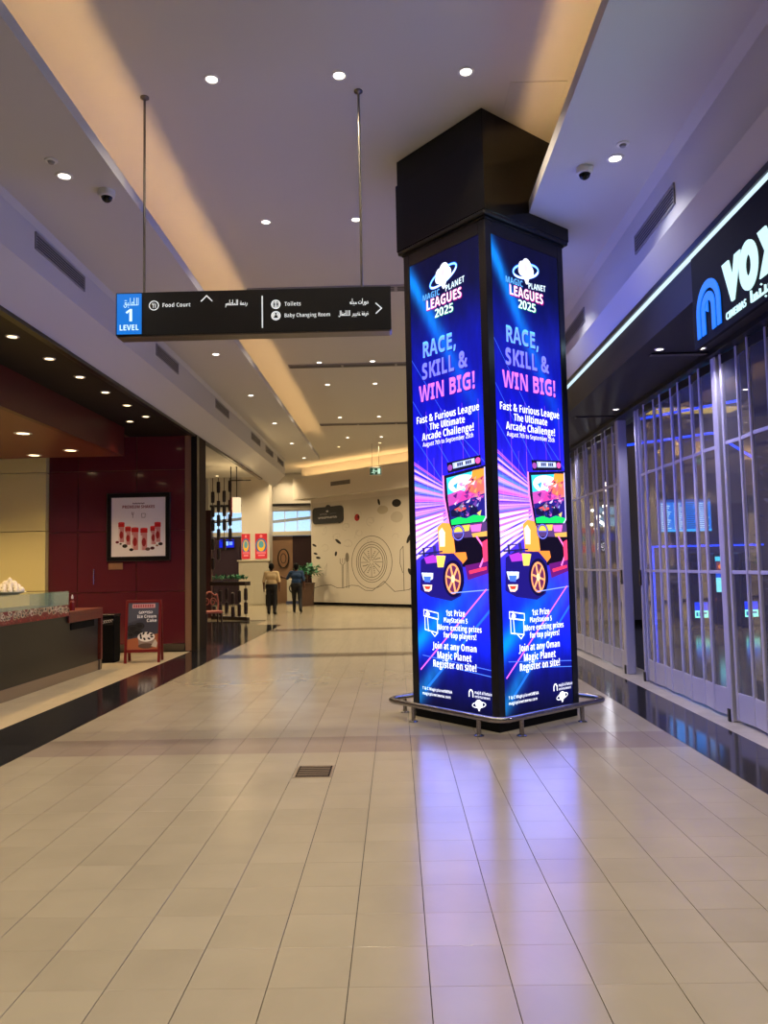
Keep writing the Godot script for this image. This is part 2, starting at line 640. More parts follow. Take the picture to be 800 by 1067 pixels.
# ---------------------------------------------------------------- floor
func build_floor() -> void:
	var fl := struct("floor", sh().span(Vector3(-9.8, -0.3, 8), Vector3(13.2, -0.012, -36.5)), M.grout, "pale polished tile floor of the mall corridor")
	var tile := sh().cbox(Vector3(0, -0.0055, 0), Vector3(PITCH - 0.0032, 0.011, PITCH - 0.0013), 0.0004).mesh()
	var cut := sh().cbox(Vector3(0, -0.0055, 0), Vector3(0.205, 0.011, PITCH - 0.0013), 0.0004).mesh()
	var mats := [M.floor_tile, M.floor_tile_grey, M.floor_tile_light]
	var rest := {"floor_tile": sh(), "floor_tile_grey": sh(), "floor_tile_light": sh(), "floor_tile_band": sh(), "floor_tile_dark": sh()}
	var near := []
	for iz in range(-36, 92):
		var z := JZ - PITCH * (iz + 0.5)
		var kind := "floor_tile_band" if iz in [12, 13] else "floor_tile_dark" if iz in [35, 36, 54, 55] else ""
		for ix in range(-10, 9):
			var x := JX + PITCH * (ix + 0.5)
			var last := ix == 8
			if last:
				x = 2.191 + 0.104
			var pick := rng.randi() % 3
			var seen := z < -1.9 and absf(x - 0.02) < -z * 0.515 + 0.15 and not (Vector2(x, z).distance_to(Vector2(0.98, -8.0)) < 0.6)
			if seen and z > -8.3 and near.size() < 300:
				near.append([x, z, last, M[kind] if kind else mats[pick]])
			else:
				var s: Shape = rest[kind if kind else ["floor_tile", "floor_tile_grey", "floor_tile_light"][pick]]
				s.box(Vector3(x, -0.0055, z), Vector3(0.205 if last else PITCH - 0.0032, 0.011, PITCH - 0.0013))
	for t in near:
		obj("tile", cut if t[2] else tile, t[3], fl, Vector3(t[0], 0, t[1]))
	for k in rest:
		if rest[k].v.size():
			obj("tile_field", rest[k], M[k], fl).set_meta("kind", "stuff")
	# polished black granite along both sides
	for k in 26:
		var z := 2.0 - k * 0.9
		obj("granite_slab", sh().cbox(Vector3(-3.59, -0.0055, z - 0.45), Vector3(0.754, 0.011, 0.898), 0.0006), M.granite, fl)
		obj("granite_slab", sh().cbox(Vector3(2.692, -0.0055, z - 0.45), Vector3(0.58, 0.011, 0.898), 0.0006), M.granite, fl)
		obj("threshold_slab", sh().cbox(Vector3(3.235, -0.0055, z - 0.45), Vector3(0.5, 0.011, 0.898), 0.0006), M.threshold_stone, fl)
	for k in 9:
		for j in 5:
			if k >= 7 and j >= 3:
				continue
			obj("granite_slab", sh().cbox(Vector3(-4.42 - j * 0.9, -0.0055, -15.35 - k * 0.9), Vector3(0.898, 0.011, 0.898), 0.0006), M.granite, fl)
	for k in 18:
		for j in 6:
			obj("cream_tile", sh().cbox(Vector3(-4.27 - j * 0.6 + 0.0, -0.0055, -4.25 - k * 0.6), Vector3(0.597, 0.011, 0.597), 0.0006), M.cream_tile, fl)
	obj("shop_floor", sh().span(Vector3(-9.6, -0.012, 8), Vector3(-7.57, -0.002, -14.9)), M.cream_tile, fl)
	obj("far_floor", sh().span(Vector3(-9.6, -0.012, -23.5), Vector3(-3.97, -0.001, -36)), M.floor_tile_light, fl)
	obj("far_floor", sh().span(Vector3(-3.97, -0.012, -21.4), Vector3(-3.21, -0.001, -36)), M.floor_tile_grey, fl)
	obj("far_floor", sh().span(Vector3(-3.21, -0.012, -30.55), Vector3(3.4, -0.001, -36)), M.floor_tile, fl)
	# brass-edged floor cover
	var d := base("floor_cover", Vector3(-0.655, 0.0, -5.93), "small square bronze floor cover set in the tiles", "floor cover")
	obj("frame", sh().cbox(Vector3(0, 0.0015, 0), Vector3(0.285, 0.003, 0.33), 0.001), M.plinth_tan, d)
	obj("plate", sh().cbox(Vector3(0, 0.004, 0), Vector3(0.255, 0.004, 0.30), 0.001), M.dark_bronze, d)
	for k in 6:
		obj("rib", sh().cbox(Vector3(0, 0.0068, -0.12 + k * 0.048), Vector3(0.23, 0.0025, 0.012), 0.001), M.plinth_tan, d)


# ---------------------------------------------------------------- ceilings and bulkheads
func build_ceilings() -> void:
	struct("ceiling", sh().span(Vector3(-9.8, TRAY, 8.2), Vector3(13.2, 6.3, -36.5)), M.paint, "pale painted tray ceiling over the corridor")
	# lower side ceilings with upstanding lips that hide the cove light
	var L := PackedVector2Array([Vector2(-3.55, 4.56), Vector2(-3.55, 5.0), Vector2(-3.50, 5.05), Vector2(-2.42, 5.05), Vector2(-2.42, 5.16), Vector2(-2.44, 5.16), Vector2(-2.44, 5.07), Vector2(-3.0, 5.07), Vector2(-3.0, 5.919), Vector2(-3.95, 5.919), Vector2(-3.95, 4.21), Vector2(-3.9, 4.21)])
	struct("ceiling_side", sh().prism(L, 8.1, -24.7), M.paint, "lower side ceiling and bulkhead above the sweet shop")
	var R := PackedVector2Array([Vector2(2.40, 4.0), Vector2(2.31, 4.28), Vector2(2.33, 4.30), Vector2(2.46, 4.30), Vector2(2.46, 4.98), Vector2(2.39, 5.05), Vector2(1.405, 5.05), Vector2(1.405, 5.17), Vector2(1.425, 5.17), Vector2(1.425, 5.07), Vector2(1.95, 5.07), Vector2(1.95, 5.919), Vector2(2.75, 5.919), Vector2(2.75, 4.0)])
	struct("ceiling_side", sh().prism(R, 8.1, -25.9), M.paint, "lower side ceiling and bulkhead above the cinema front")
	# black channel along the foot of the bulkhead and the dark soffit of the sweet shop
	struct("trim_1", sh().span(Vector3(-3.97, 4.165, 8.1), Vector3(-3.885, 4.212, -22.4)), M.black_metal, "black metal channel along the bulkhead foot")
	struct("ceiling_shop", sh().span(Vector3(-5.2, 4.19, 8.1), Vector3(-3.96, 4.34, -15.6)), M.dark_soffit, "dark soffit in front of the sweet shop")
	struct("ceiling_cafe", sh().span(Vector3(-9.7, 4.25, -15.6), Vector3(-3.96, 4.4, -22.4)), M.paint, "cream soffit over the cafe entrance")
	struct("ceiling_kiosk", sh().span(Vector3(-9.7, 3.66, 8.1), Vector3(-5.04, 3.76, -13.9)), M.kiosk_ceiling, "reddish brown ceiling over the sweet counter")
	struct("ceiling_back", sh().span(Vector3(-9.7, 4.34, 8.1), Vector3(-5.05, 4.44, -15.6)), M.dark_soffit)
	# cinema soffit, fascia
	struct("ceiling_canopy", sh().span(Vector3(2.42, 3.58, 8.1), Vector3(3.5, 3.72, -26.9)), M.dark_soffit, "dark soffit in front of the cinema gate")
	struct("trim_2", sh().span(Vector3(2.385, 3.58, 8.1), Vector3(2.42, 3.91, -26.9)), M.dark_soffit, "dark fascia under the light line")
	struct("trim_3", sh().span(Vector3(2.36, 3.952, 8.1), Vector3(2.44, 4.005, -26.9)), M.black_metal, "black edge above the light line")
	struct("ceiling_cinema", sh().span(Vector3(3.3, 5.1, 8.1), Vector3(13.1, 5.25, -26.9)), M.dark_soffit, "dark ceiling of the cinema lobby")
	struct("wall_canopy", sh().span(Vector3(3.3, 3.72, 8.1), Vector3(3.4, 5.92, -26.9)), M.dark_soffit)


func build_walls() -> void:
	struct("wall_left", sh().span(Vector3(-9.9, -0.3, 8.2), Vector3(-9.6, 6.3, -36.5)), M.paint_wall)
	struct("wall_right", sh().span(Vector3(13.0, -0.3, 8.2), Vector3(13.3, 6.3, -36.5)), M.dark_soffit)
	struct("wall_front", sh().span(Vector3(-9.9, -0.3, 8.0), Vector3(13.3, 6.3, 8.3)), M.paint_wall)


# ---------------------------------------------------------------- downlights
func downlight_parts(o: Node3D, r: float, lens: Material) -> void:
	obj("trim_ring", sh().lathe([Vector2(r * 0.82, 0.004), Vector2(r * 0.86, -0.008), Vector2(r * 1.12, -0.008), Vector2(r * 1.22, -0.002), Vector2(r * 1.22, 0.0)], 20), M.white_plastic, o)
	obj("lens", sh().lathe([Vector2(0.0, -0.005), Vector2(r * 0.8, -0.003), Vector2(r * 0.84, 0.002)], 20), lens, o)


func build_downlights() -> void:
	var proto: Node3D = null
	var put := func(src: Node3D, at: Vector3, label: String, group: String, lens: Material, c: Color, en: float, ang: float) -> Node3D:
		var o: Node3D
		if src:
			o = copy(src, "downlight", at)
		else:
			o = base("downlight", at, label, "downlight", group)
			downlight_parts(o, 0.062, lens)
			spot(o, Vector3(0, -0.03, 0), c, en, ang)
		return o
	for z in [-0.6, -3.6, -6.55, -9.4, -12.7, -16.1, -18.1, -22.15, -25.65]:
		for x in [-1.56, -0.42, 0.71]:
			if x > 0.5 and z in [-9.4]:
				continue
			proto = put.call(proto, Vector3(x, TRAY, z), "round recessed downlight in the raised tray ceiling", "tray ceiling downlights", M.lens_white, WHITE_LIGHT, 6.2, 55.0)
	proto = null
	for z in [-0.5, -3.5, -6.53, -9.75, -12.25, -15.27, -18.29, -21.32, -24.2]:
		proto = put.call(proto, Vector3(-2.87, SIDE, z), "recessed downlight in the side ceiling above the sweet shop strip", "side ceiling downlights by the sweet shop", M.lens_white, WHITE_LIGHT, 3.6, 55.0)
	proto = null
	for z in [-0.5, -3.5, -6.49, -9.5, -12.5, -15.5, -18.5]:
		proto = put.call(proto, Vector3(1.98, SIDE, z), "recessed downlight in the side ceiling facing the cinema sign", "side ceiling downlights by the cinema", M.lens_white, Color(0.93, 0.94, 1.0), 2.6, 56.0)
	proto = null
	for k in 11:
		proto = put.call(proto, Vector3(-4.24, 4.19, -3.77 - k * 0.917), "small downlight in the black soffit row of the sweet shop", "black soffit downlights", M.lens_warm, Color(1.0, 0.88, 0.7), 0.55, 46.0)
	put.call(proto, Vector3(-4.65, 4.19, -13.33), "", "", M.lens_warm, WARM_LIGHT, 0.5, 46.0).set_meta("label", "single small downlight set behind the black soffit row")
	proto = null
	for p in [[-5.13, -18.0], [-5.13, -20.34], [-5.11, -21.9], [-7.2, -18.5], [-7.2, -21.2]]:
		proto = put.call(proto, Vector3(p[0], 4.25, p[1]), "recessed downlight in the cream soffit over the cafe", "cafe soffit downlights", M.lens_warm, Color(1.0, 0.84, 0.6), 5.5, 62.0)
	proto = null
	for p in [[-2.0, -27.6], [-0.5, -26.9], [-6.0, -27.5], [-6.5, -31.0], [-4.4, -30.0], [-5.2, -33.0], [-8.2, -33.0], [1.0, -25.2], [-4.1, -34.4], [-5.0, -34.4]]:
		proto = put.call(proto, Vector3(p[0], TRAY, p[1]), "recessed downlight in the ceiling beyond the tray", "far ceiling downlights", M.lens_warm, Color(1.0, 0.89, 0.7), 13.0, 62.0)
		if p[1] == -34.4:
			proto.get_node("lamp").light_energy = 3.5


# ---------------------------------------------------------------- the advert on the pillar screens
func advert() -> ImageTexture:
	var W := 600
	var H := 2520
	var small := Image.create_empty(75, 315, false, Image.FORMAT_RGBA8)
	var g := Gradient.new()
	g.offsets = PackedFloat32Array([0.0, 0.09, 0.2, 0.38, 0.5, 0.62, 0.74, 0.86, 0.93, 1.0])
	g.colors = PackedColorArray([Color(0.04, 0.04, 0.16), Color(0.03, 0.04, 0.22), Color(0.03, 0.06, 0.52), Color(0.05, 0.06, 0.72), Color(0.16, 0.12, 0.86), Color(0.36, 0.2, 0.9), Color(0.10, 0.16, 0.86), Color(0.06, 0.12, 0.86), Color(0.04, 0.05, 0.4), Color(0.03, 0.03, 0.16)])
	var f := FastNoiseLite.new()
	f.seed = 4
	f.frequency = 0.03
	for y in 315:
		for x in 75:
			var u := x / 75.0
			var v := y / 315.0
			var c := g.sample(v)
			var ridge := v - (0.03 + 0.36 * u)                      # the cyan beam from the upper corner
			var beam := exp(-pow(ridge / (0.035 + 0.01 * u), 2.0)) * clampf(1.1 - u * 0.9, 0.0, 1.0)
			c = c.lerp(Color(0.05, 0.55, 1.0), beam * 0.85)
			if v > 0.7:
				var r2 := v - (0.98 - 0.24 * u)
				c = c.lerp(Color(0.1, 0.62, 0.95), exp(-pow(r2 / 0.03, 2.0)) * 0.6 * (1.0 - u * 0.6))
				var r3 := v - (0.86 - 0.16 * u)
				c = c.lerp(Color(0.0, 0.75, 0.95), exp(-pow(r3 / 0.03, 2.0)) * 0.65 * (1.0 - u))
				c = c.lerp(Color(0.45, 0.15, 0.85), clampf(u - 0.5, 0.0, 0.5) * clampf((0.86 - v) * 6.0, 0.0, 1.0))
			c = c * (0.92 + 0.16 * f.get_noise_2d(x * 3.0, y))
			c.a = 1.0
			small.set_pixel(x, y, c)
	small.resize(W, H, Image.INTERPOLATE_CUBIC)
	var p := Pic.new(W, H, Color.BLACK)
	p.im = small
	var cy := Color(0.3, 0.75, 1.0)
	# thin lines of the backdrop
	for l in [[0, 560, 600, 1330], [0, 800, 600, 1560], [0, 1000, 420, 1480], [240, 900, 600, 1220]]:
		p.line(Vector2(l[0], l[1]), Vector2(l[2], l[3]), 3.0, Color(0.28, 0.5, 1.0, 0.8))
	for x in [120, 250, 430, 560]:
		p.line(Vector2(x, 880), Vector2(x, 1300), 3.0, Color(0.7, 0.3, 0.95, 0.7))
	# speed streaks on one side of the machine
	var cols := [Color(0.62, 0.3, 1.0), Color(1.0, 0.36, 0.86), Color(0.25, 0.45, 1.0), Color(0.75, 0.55, 1.0), Color(1.0, 0.75, 0.95), Color(0.3, 0.7, 1.0), Color(0.95, 0.45, 0.95), Color(1.0, 0.85, 1.0)]
	var r := RandomNumberGenerator.new()
	r.seed = 12
	for k in 46:
		var t := k / 45.0
		var y0 := 1150.0 + t * 520.0 + r.randf_range(-10, 10)
		var y1 := 1330.0 + t * 170.0
		var th := r.randf_range(6, 26)
		var cc: Color = cols[r.randi() % 8]
		p.shape([0, y0, 0, y0 + th, 320, y1 + th * 0.3, 320, y1], Color(cc.lerp(Color(1.0, 0.7, 1.0), t * 0.6), 0.6))
	for k in 7:
		p.shape([0, 1490 + k * 34, 0, 1512 + k * 34, 250, 1470 + k * 20, 250, 1462 + k * 20], Color(1.0, 0.88, 1.0, 0.75))
	for x in [40, 120, 180, 250]:
		p.line(Vector2(x, 1150), Vector2(x, 1420), 2.5, Color(0.9, 0.5, 1.0, 0.6))
	for y in [1290, 1340, 1390]:
		p.line(Vector2(0, y), Vector2(270, y), 2.5, Color(0.5, 0.6, 1.0, 0.6))
	# planet badge
	p.ring(300, 140, 118, 38, 18, Color(0.12, 0.3, 0.85), -0.25)
	p.ring(300, 140, 118, 38, 9, Color(0.6, 0.95, 1.0), -0.25)
	for b in [[272, 122, 36], [310, 104, 40], [334, 132, 38], [298, 146, 46], [262, 146, 30]]:
		p.ellipse(b[0], b[1], b[2], b[2] * 0.95, Color(0.9, 0.92, 1.0))
	p.shape([276, 176, 330, 172, 314, 212, 298, 214], Color(0.92, 0.94, 1.0))
	p.ellipse(300, 120, 18, 22, Color(0.78, 0.72, 0.95))
	p.ring(300, 140, 118, 38, 12, Color(0.85, 0.97, 1.0), -0.25, 0.35, 2.75)
	p.words("MAGIC", 196, 240, 34, Color(0.10, 0.22, 0.5), 0, 1.0)
	p.words("MAGIC", 192, 237, 34, Color(0.35, 0.62, 0.85), 0, 1.0)
	p.words("PLANET", 400, 228, 34, Color(0.85, 0.95, 1.0), 0, 0.95, true, 0.08)
	p.words("LEAGUES", 304, 306, 58, Color(0.55, 0.05, 0.4), 0, 0.92)
	p.words("LEAGUES", 300, 300, 58, Color(1.0, 0.5, 0.78), 0, 0.92)
	p.words("LEAGUES", 300, 298, 52, Color(1.0, 0.86, 0.92), 0, 1.0)
	p.words("2025", 303, 364, 50, Color(0.05, 0.5, 0.35), 0, 1.1)
	p.words("2025", 300, 360, 48, Color(0.86, 1.0, 0.92), 0, 1.12)
	# headline
	for q in [["RACE,", 566, Color(0.36, 0.68, 1.0), 250], ["SKILL &", 690, Color(0.42, 0.45, 0.98), 290], ["WIN BIG!", 816, Color(0.95, 0.42, 0.86), 300]]:
		p.words(q[0], q[3] + 7, q[1] + 7, 92, Color(0.12, 0.06, 0.5), 0, 0.86)
		p.words(q[0], q[3], q[1], 92, q[2], 0, 0.86)
		p.words(q[0], q[3], q[1] - 6, 74, (q[2] as Color).lerp(Color(0.45, 0.4, 1.0), 0.45), 0, 1.07)
	p.words("Fast & Furious League", 300, 938, 40, Color.WHITE, 0, 0.92)
	p.words("The Ultimate", 300, 988, 38, Color.WHITE, 0, 0.92)
	p.words("Arcade Challenge!", 300, 1040, 40, Color.WHITE, 0, 0.92)
	p.words("August 7th to September 25th", 300, 1076, 24, Color(0.92, 0.9, 1.0), 0, 0.9)
	machine(p)
	p.line(Vector2(300, 1900), Vector2(600, 1880), 5, Color(0.5, 0.6, 1.0))
	p.line(Vector2(20, 2330), Vector2(580, 1880), 9, Color(0.95, 0.4, 0.95, 0.9))
	p.line(Vector2(60, 2440), Vector2(600, 1990), 14, Color(0.15, 0.5, 1.0, 0.6))
	p.line(Vector2(40, 2250), Vector2(600, 2290), 4, Color(0.3, 0.45, 1.0))
	p.line(Vector2(300, 2300), Vector2(600, 2322), 4, Color(0.3, 0.5, 1.0))
	return finish_advert(p)


func machine(p: Pic) -> void:
	p.set_remap(1132.0, 1177.0, 0.704)
	# arcade racing machine
	var tr := Color(1.0, 0.5, 0.85)
	p.shape([292, 1150, 566, 1132, 572, 1208, 300, 1232], Color(0.05, 0.05, 0.14))                     # marquee
	p.shape([340, 1158, 520, 1147, 522, 1190, 345, 1204], Color(0.62, 0.68, 0.85))
	for k in 9:
		p.rect(362 + k * 17, 1166 - k * 1.2, 12, 24, Color(0.10, 0.10, 0.30) if k % 4 else Color(0.95, 0.95, 1.0))
	p.ellipse(318, 1192, 20, 24, Color(0.55, 0.25, 0.6))
	p.ellipse(546, 1170, 20, 24, Color(0.85, 0.3, 0.6))
	p.shape([258, 1248, 600, 1212, 600, 1660, 300, 1660, 262, 1420], Color(0.06, 0.05, 0.16))          # screen housing
	p.shape([286, 1268, 590, 1234, 590, 1620, 318, 1632, 294, 1450], Color(0.2, 0.75, 0.85))           # its picture: a burst of colour over racing cars
	p.ellipse(420, 1330, 120, 70, Color(0.92, 0.98, 1.0))
	p.shape([500, 1240, 590, 1234, 590, 1400, 470, 1420], Color(1.0, 0.55, 0.2))
	p.shape([440, 1340, 590, 1290, 590, 1480, 380, 1480], Color(0.95, 0.35, 0.35, 0.85))
	p.shape([292, 1400, 420, 1370, 560, 1440, 560, 1520, 300, 1520], Color(0.75, 0.2, 0.6, 0.9))
	p.shape([300, 1490, 590, 1420, 590, 1600, 312, 1600], Color(0.12, 0.1, 0.45))
	p.shape([312, 1530, 400, 1478, 520, 1500, 540, 1560, 420, 1586, 320, 1572], Color(0.06, 0.06, 0.22))
	p.shape([340, 1520, 420, 1490, 480, 1506, 400, 1540], Color(0.9, 0.3, 0.3))
	var r := RandomNumberGenerator.new()
	r.seed = 31
	for k in 70:
		var x := r.randf_range(330, 560)
		var y := r.randf_range(1290, 1590)
		var q := r.randf_range(14, 46)
		var cc := Color(0.95, 0.35, 0.3) if y < 1400 and x > 430 else Color(0.2, 0.7, 0.9) if y < 1400 else Color(0.65, 0.2, 0.6) if y < 1480 else Color(0.12, 0.14, 0.5)
		p.shape([x, y, x + q, y - q * r.randf(), x + q * 0.7, y + q * r.randf()], cc.lerp([Color(1, 0.85, 0.4), Color(0.1, 0.05, 0.3), Color(1, 0.4, 0.7), Color(0.9, 0.95, 1.0)][k % 4], r.randf() * 0.8))
	p.shape([314, 1598, 380, 1580, 440, 1596, 500, 1574, 590, 1590, 590, 1626, 318, 1636], Color(0.1, 0.85, 0.35))
	p.path(p.pts([258, 1250, 262, 1420, 300, 1650]), 12, tr)
	p.path(p.pts([596, 1230, 596, 1600, 560, 1650]), 10, Color(0.8, 0.75, 1.0))
	p.shape([318, 1646, 600, 1630, 600, 1740, 330, 1750], Color(0.30, 0.20, 0.42))
	p.shape([330, 1652, 470, 1644, 460, 1690, 340, 1700], Color(0.92, 0.72, 0.3))
	p.shape([480, 1712, 600, 1700, 600, 1738, 490, 1744], Color(0.85, 0.62, 0.3))                        # dashboard
	p.shape([470, 1650, 560, 1645, 550, 1700, 480, 1700], Color(1.0, 0.4, 0.75))
	p.shape([330, 1740, 600, 1740, 600, 1960, 360, 1960], Color(0.05, 0.03, 0.1))                       # footwell
	p.shape([196, 1650, 240, 1612, 300, 1622, 330, 1700, 344, 1840, 300, 1900, 210, 1870], Color(0.95, 0.58, 0.24))    # seat back
	p.shape([206, 1680, 236, 1650, 262, 1690, 258, 1800, 214, 1800], Color(1.0, 0.86, 0.74))
	p.shape([300, 1850, 430, 1850, 440, 1900, 400, 1940, 290, 1930], Color(0.9, 0.5, 0.2))              # cushion
	p.ring(372, 1700, 44, 54, 16, Color(0.12, 0.1, 0.4))
	p.ring(372, 1700, 44, 54, 6, Color(0.5, 0.5, 0.95))
	p.line(Vector2(332, 1700), Vector2(412, 1700), 10, Color(0.3, 0.3, 0.7))
	p.shape([40, 1900, 120, 1850, 330, 1856, 400, 1930, 410, 2080, 380, 2180, 300, 2220, 120, 2190, 30, 2140], Color(0.10, 0.07, 0.40))    # rear body
	p.shape([70, 1880, 150, 1860, 250, 1866, 230, 1920, 90, 1930], Color(0.62, 0.2, 0.75))
	p.shape([60, 1810, 76, 1806, 80, 1870, 64, 1874], Color(0.12, 0.1, 0.3))
	p.shape([150, 1790, 176, 1786, 190, 1866, 160, 1870], Color(0.18, 0.15, 0.42))
	p.line(Vector2(30, 1850), Vector2(230, 1838), 12, Color(0.12, 0.1, 0.3))
	p.line(Vector2(60, 1806), Vector2(140, 1800), 8, Color(0.2, 0.15, 0.4))
	p.shape([180, 1868, 262, 1872, 240, 1960, 190, 1960], Color(0.98, 0.8, 0.36))
	p.shape([44, 2000, 150, 2004, 146, 2050, 110, 2070, 60, 2060], Color(0.85, 0.88, 1.0))
	p.shape([62, 2030, 130, 2032, 120, 2078, 70, 2074], Color(0.25, 0.4, 0.9))
	p.shape([52, 2096, 138, 2098, 132, 2136, 110, 2152, 70, 2148], Color(1.0, 0.82, 0.72))
	p.shape([66, 2108, 124, 2110, 112, 2132, 80, 2132], Color(0.95, 0.2, 0.15))
	p.ellipse(322, 2050, 88, 142, Color(0.05, 0.03, 0.2))                                               # wheel
	p.ellipse(318, 2050, 64, 118, Color(0.95, 0.58, 0.36))
	p.ellipse(318, 2050, 52, 102, Color(0.35, 0.14, 0.3))
	for k in 6:
		var a := TAU * k / 6.0 + 0.2
		p.line(Vector2(318, 2050), Vector2(318 + cos(a) * 56, 2050 + sin(a) * 108), 15, Color(0.96, 0.62, 0.4))
	p.ellipse(318, 2050, 16, 28, Color(1.0, 0.82, 0.6))
	p.shape([420, 1950, 600, 1920, 600, 2010, 440, 2060], Color(0.35, 0.08, 0.4))                       # side sill
	p.shape([450, 1990, 590, 1960, 590, 1984, 455, 2016], Color(0.9, 0.2, 0.35))
	p.path(p.pts([520, 1740, 560, 1800, 586, 1860, 540, 1960]), 14, Color(1.0, 0.45, 0.75))
	p.shape([560, 1780, 600, 1760, 600, 1920, 566, 1930], Color(0.95, 0.22, 0.4))
	p.set_remap(0.0, 0.0, 1.0)


func finish_advert(p: Pic) -> ImageTexture:
	var white := Color.WHITE
	# gift box and the lines of text
	p.path(p.pts([66, 2030, 176, 2044, 176, 2120, 66, 2106]), 6, white, true)
	p.path(p.pts([58, 1996, 184, 2012, 184, 2046, 58, 2030]), 6, white, true)
	p.path(p.pts([86, 1996, 96, 2112]), 6, white)
	p.ellipse(92, 2020, 18, 14, white)
	p.path(p.pts([120, 2116, 150, 2140, 176, 2120]), 6, white)
	for q in [["1st Prize", 330, 2024, 32], ["PlayStation 5", 330, 2060, 26], ["More exciting prizes", 360, 2102, 30], ["for top players!", 360, 2142, 30], ["Join at any Oman", 310, 2206, 36], ["Magic Planet", 310, 2258, 38], ["Register on site!", 310, 2306, 38]]:
		p.words(q[0], q[1], q[2], q[3], white, 0, 0.88)
	p.words("T & C MagicplanetMENA", 30, 2440, 16, white, -1)
	p.words("magicplanetmena.com", 30, 2468, 16, white, -1)
	# the two small badges in the corner
	p.ring(440, 2424, 15, 20, 8, white, 0.0, PI, TAU)
	p.rect(421, 2424, 8, 16, white)
	p.rect(451, 2424, 8, 16, white)
	p.words("majid al futtaim", 470, 2420, 16, white, -1, 0.8)
	p.words("entertainment", 470, 2440, 14, white, -1, 0.85)
	p.ring(500, 2474, 52, 14, 5, white, -0.15)
	p.ellipse(500, 2470, 28, 22, white)
	p.shape([486, 2484, 514, 2484, 503, 2506, 496, 2506], white)
	return p.texture(300, 1260)


func build_pillar() -> void:
	var o := base("advert_pillar", Vector3(0.98, 0, -7.98), "tall black square pillar with glowing blue racing advert screens", "pillar", "", deg_to_rad(40.2))
	var S := 1.19
	var half := S * 0.5
	obj("plinth", sh().cbox(Vector3(0, 0.05, 0), Vector3(S - 0.03, 0.10, S - 0.03), 0.004), M.black_matt, o)
	obj("core", sh().box(Vector3(0, 2.475, 0), Vector3(S - 0.10, 4.75, S - 0.10)), M.black_matt, o)
	for sx in [-1, 1]:
		for sz in [-1, 1]:
			obj("corner_post", sh().cbox(Vector3(sx * (half - 0.045), 2.475, sz * (half - 0.045)), Vector3(0.09, 4.75, 0.09), 0.006), M.black_metal, o)
	var tex := advert()
	var sm := picture_mat("screen_picture", tex, 0.5, 2.0)
	sm.metallic_specular = 0.2
	for k in 4:
		var a := k * PI / 2.0
		var b := Basis(Vector3.UP, a)
		var z := half - 0.012
		var frame := sh()
		frame.box(b * Vector3(0, 0.118, z), Vector3(1.01, 0.044, 0.02), b)
		frame.box(b * Vector3(0, 4.785, z), Vector3(1.01, 0.13, 0.02), b)
		obj("bezel", frame, M.black_metal, o)
		var s := sh()
		var hw := 0.502
		z += 0.004
		s.picture(b * Vector3(-hw, 4.72, z), b * Vector3(hw, 4.72, z), b * Vector3(hw, 0.14, z), b * Vector3(-hw, 0.14, z))
		obj("screen", s, sm, o)
		area("screen_lamp", b * Vector3(0, 2.5, z + 0.03), b * Vector3.BACK, Vector2(0.96, 4.4), Color(0.38, 0.46, 1.0), 4.0, Vector3.UP, o)
	# stepped hood and the box above it, up to the tray ceiling
	var mould := sh()
	mould.cbox(Vector3(0, 4.865, 0), Vector3(S + 0.02, 0.03, S + 0.02), 0.004)
	mould.cbox(Vector3(0, 4.895, 0), Vector3(S + 0.09, 0.05, S + 0.09), 0.022)
	obj("moulding", mould, M.black_metal, o)
	obj("hood", sh().cbox(Vector3(0, 5.28, 0), Vector3(S + 0.10, 0.74, S + 0.10), 0.006), M.black_gloss, o)
	obj("upper_box", sh().cbox(Vector3(0, 5.784, 0), Vector3(S + 0.075, 0.27, S + 0.075), 0.006), M.black_gloss, o)


func rounded_square(half: float, r: float, y: float, steps := 5) -> Array:
	var out := []
	for k in 4:
		var c: Vector2 = [Vector2(1, 1), Vector2(-1, 1), Vector2(-1, -1), Vector2(1, -1)][k] * (half - r)
		for j in steps + 1:
			var a := PI / 2.0 * (k + j / float(steps))
			out.append(Vector3(c.x + cos(a) * r, y, c.y + sin(a) * r))
	return out


func build_rail() -> void:
	var o := base("guard_rail", Vector3(0.98, 0, -7.98), "low tubular steel guard rail around the foot of the advert pillar", "guard rail", "", deg_to_rad(40.2))
	obj("rail", sh().tube(rounded_square(0.80, 0.16, 0.165), 0.027, 12, true), M.steel, o)
	for k in 4:
		var b := Basis(Vector3.UP, k * PI / 2.0)
		for x in ([-0.53, 0.36] if k == 0 else [0.53, -0.36]):
			var at := b * Vector3(x, 0, 0.80)
			var p := obj("post", sh().tube([at + Vector3(0, 0.0, 0), at + Vector3(0, 0.15, 0)], 0.021, 10), M.steel, o)
			obj("flange", sh().lathe([Vector2(0.0, 0.014), Vector2(0.03, 0.014), Vector2(0.046, 0.006), Vector2(0.046, 0.0)].duplicate(), 16, at), M.steel, p)


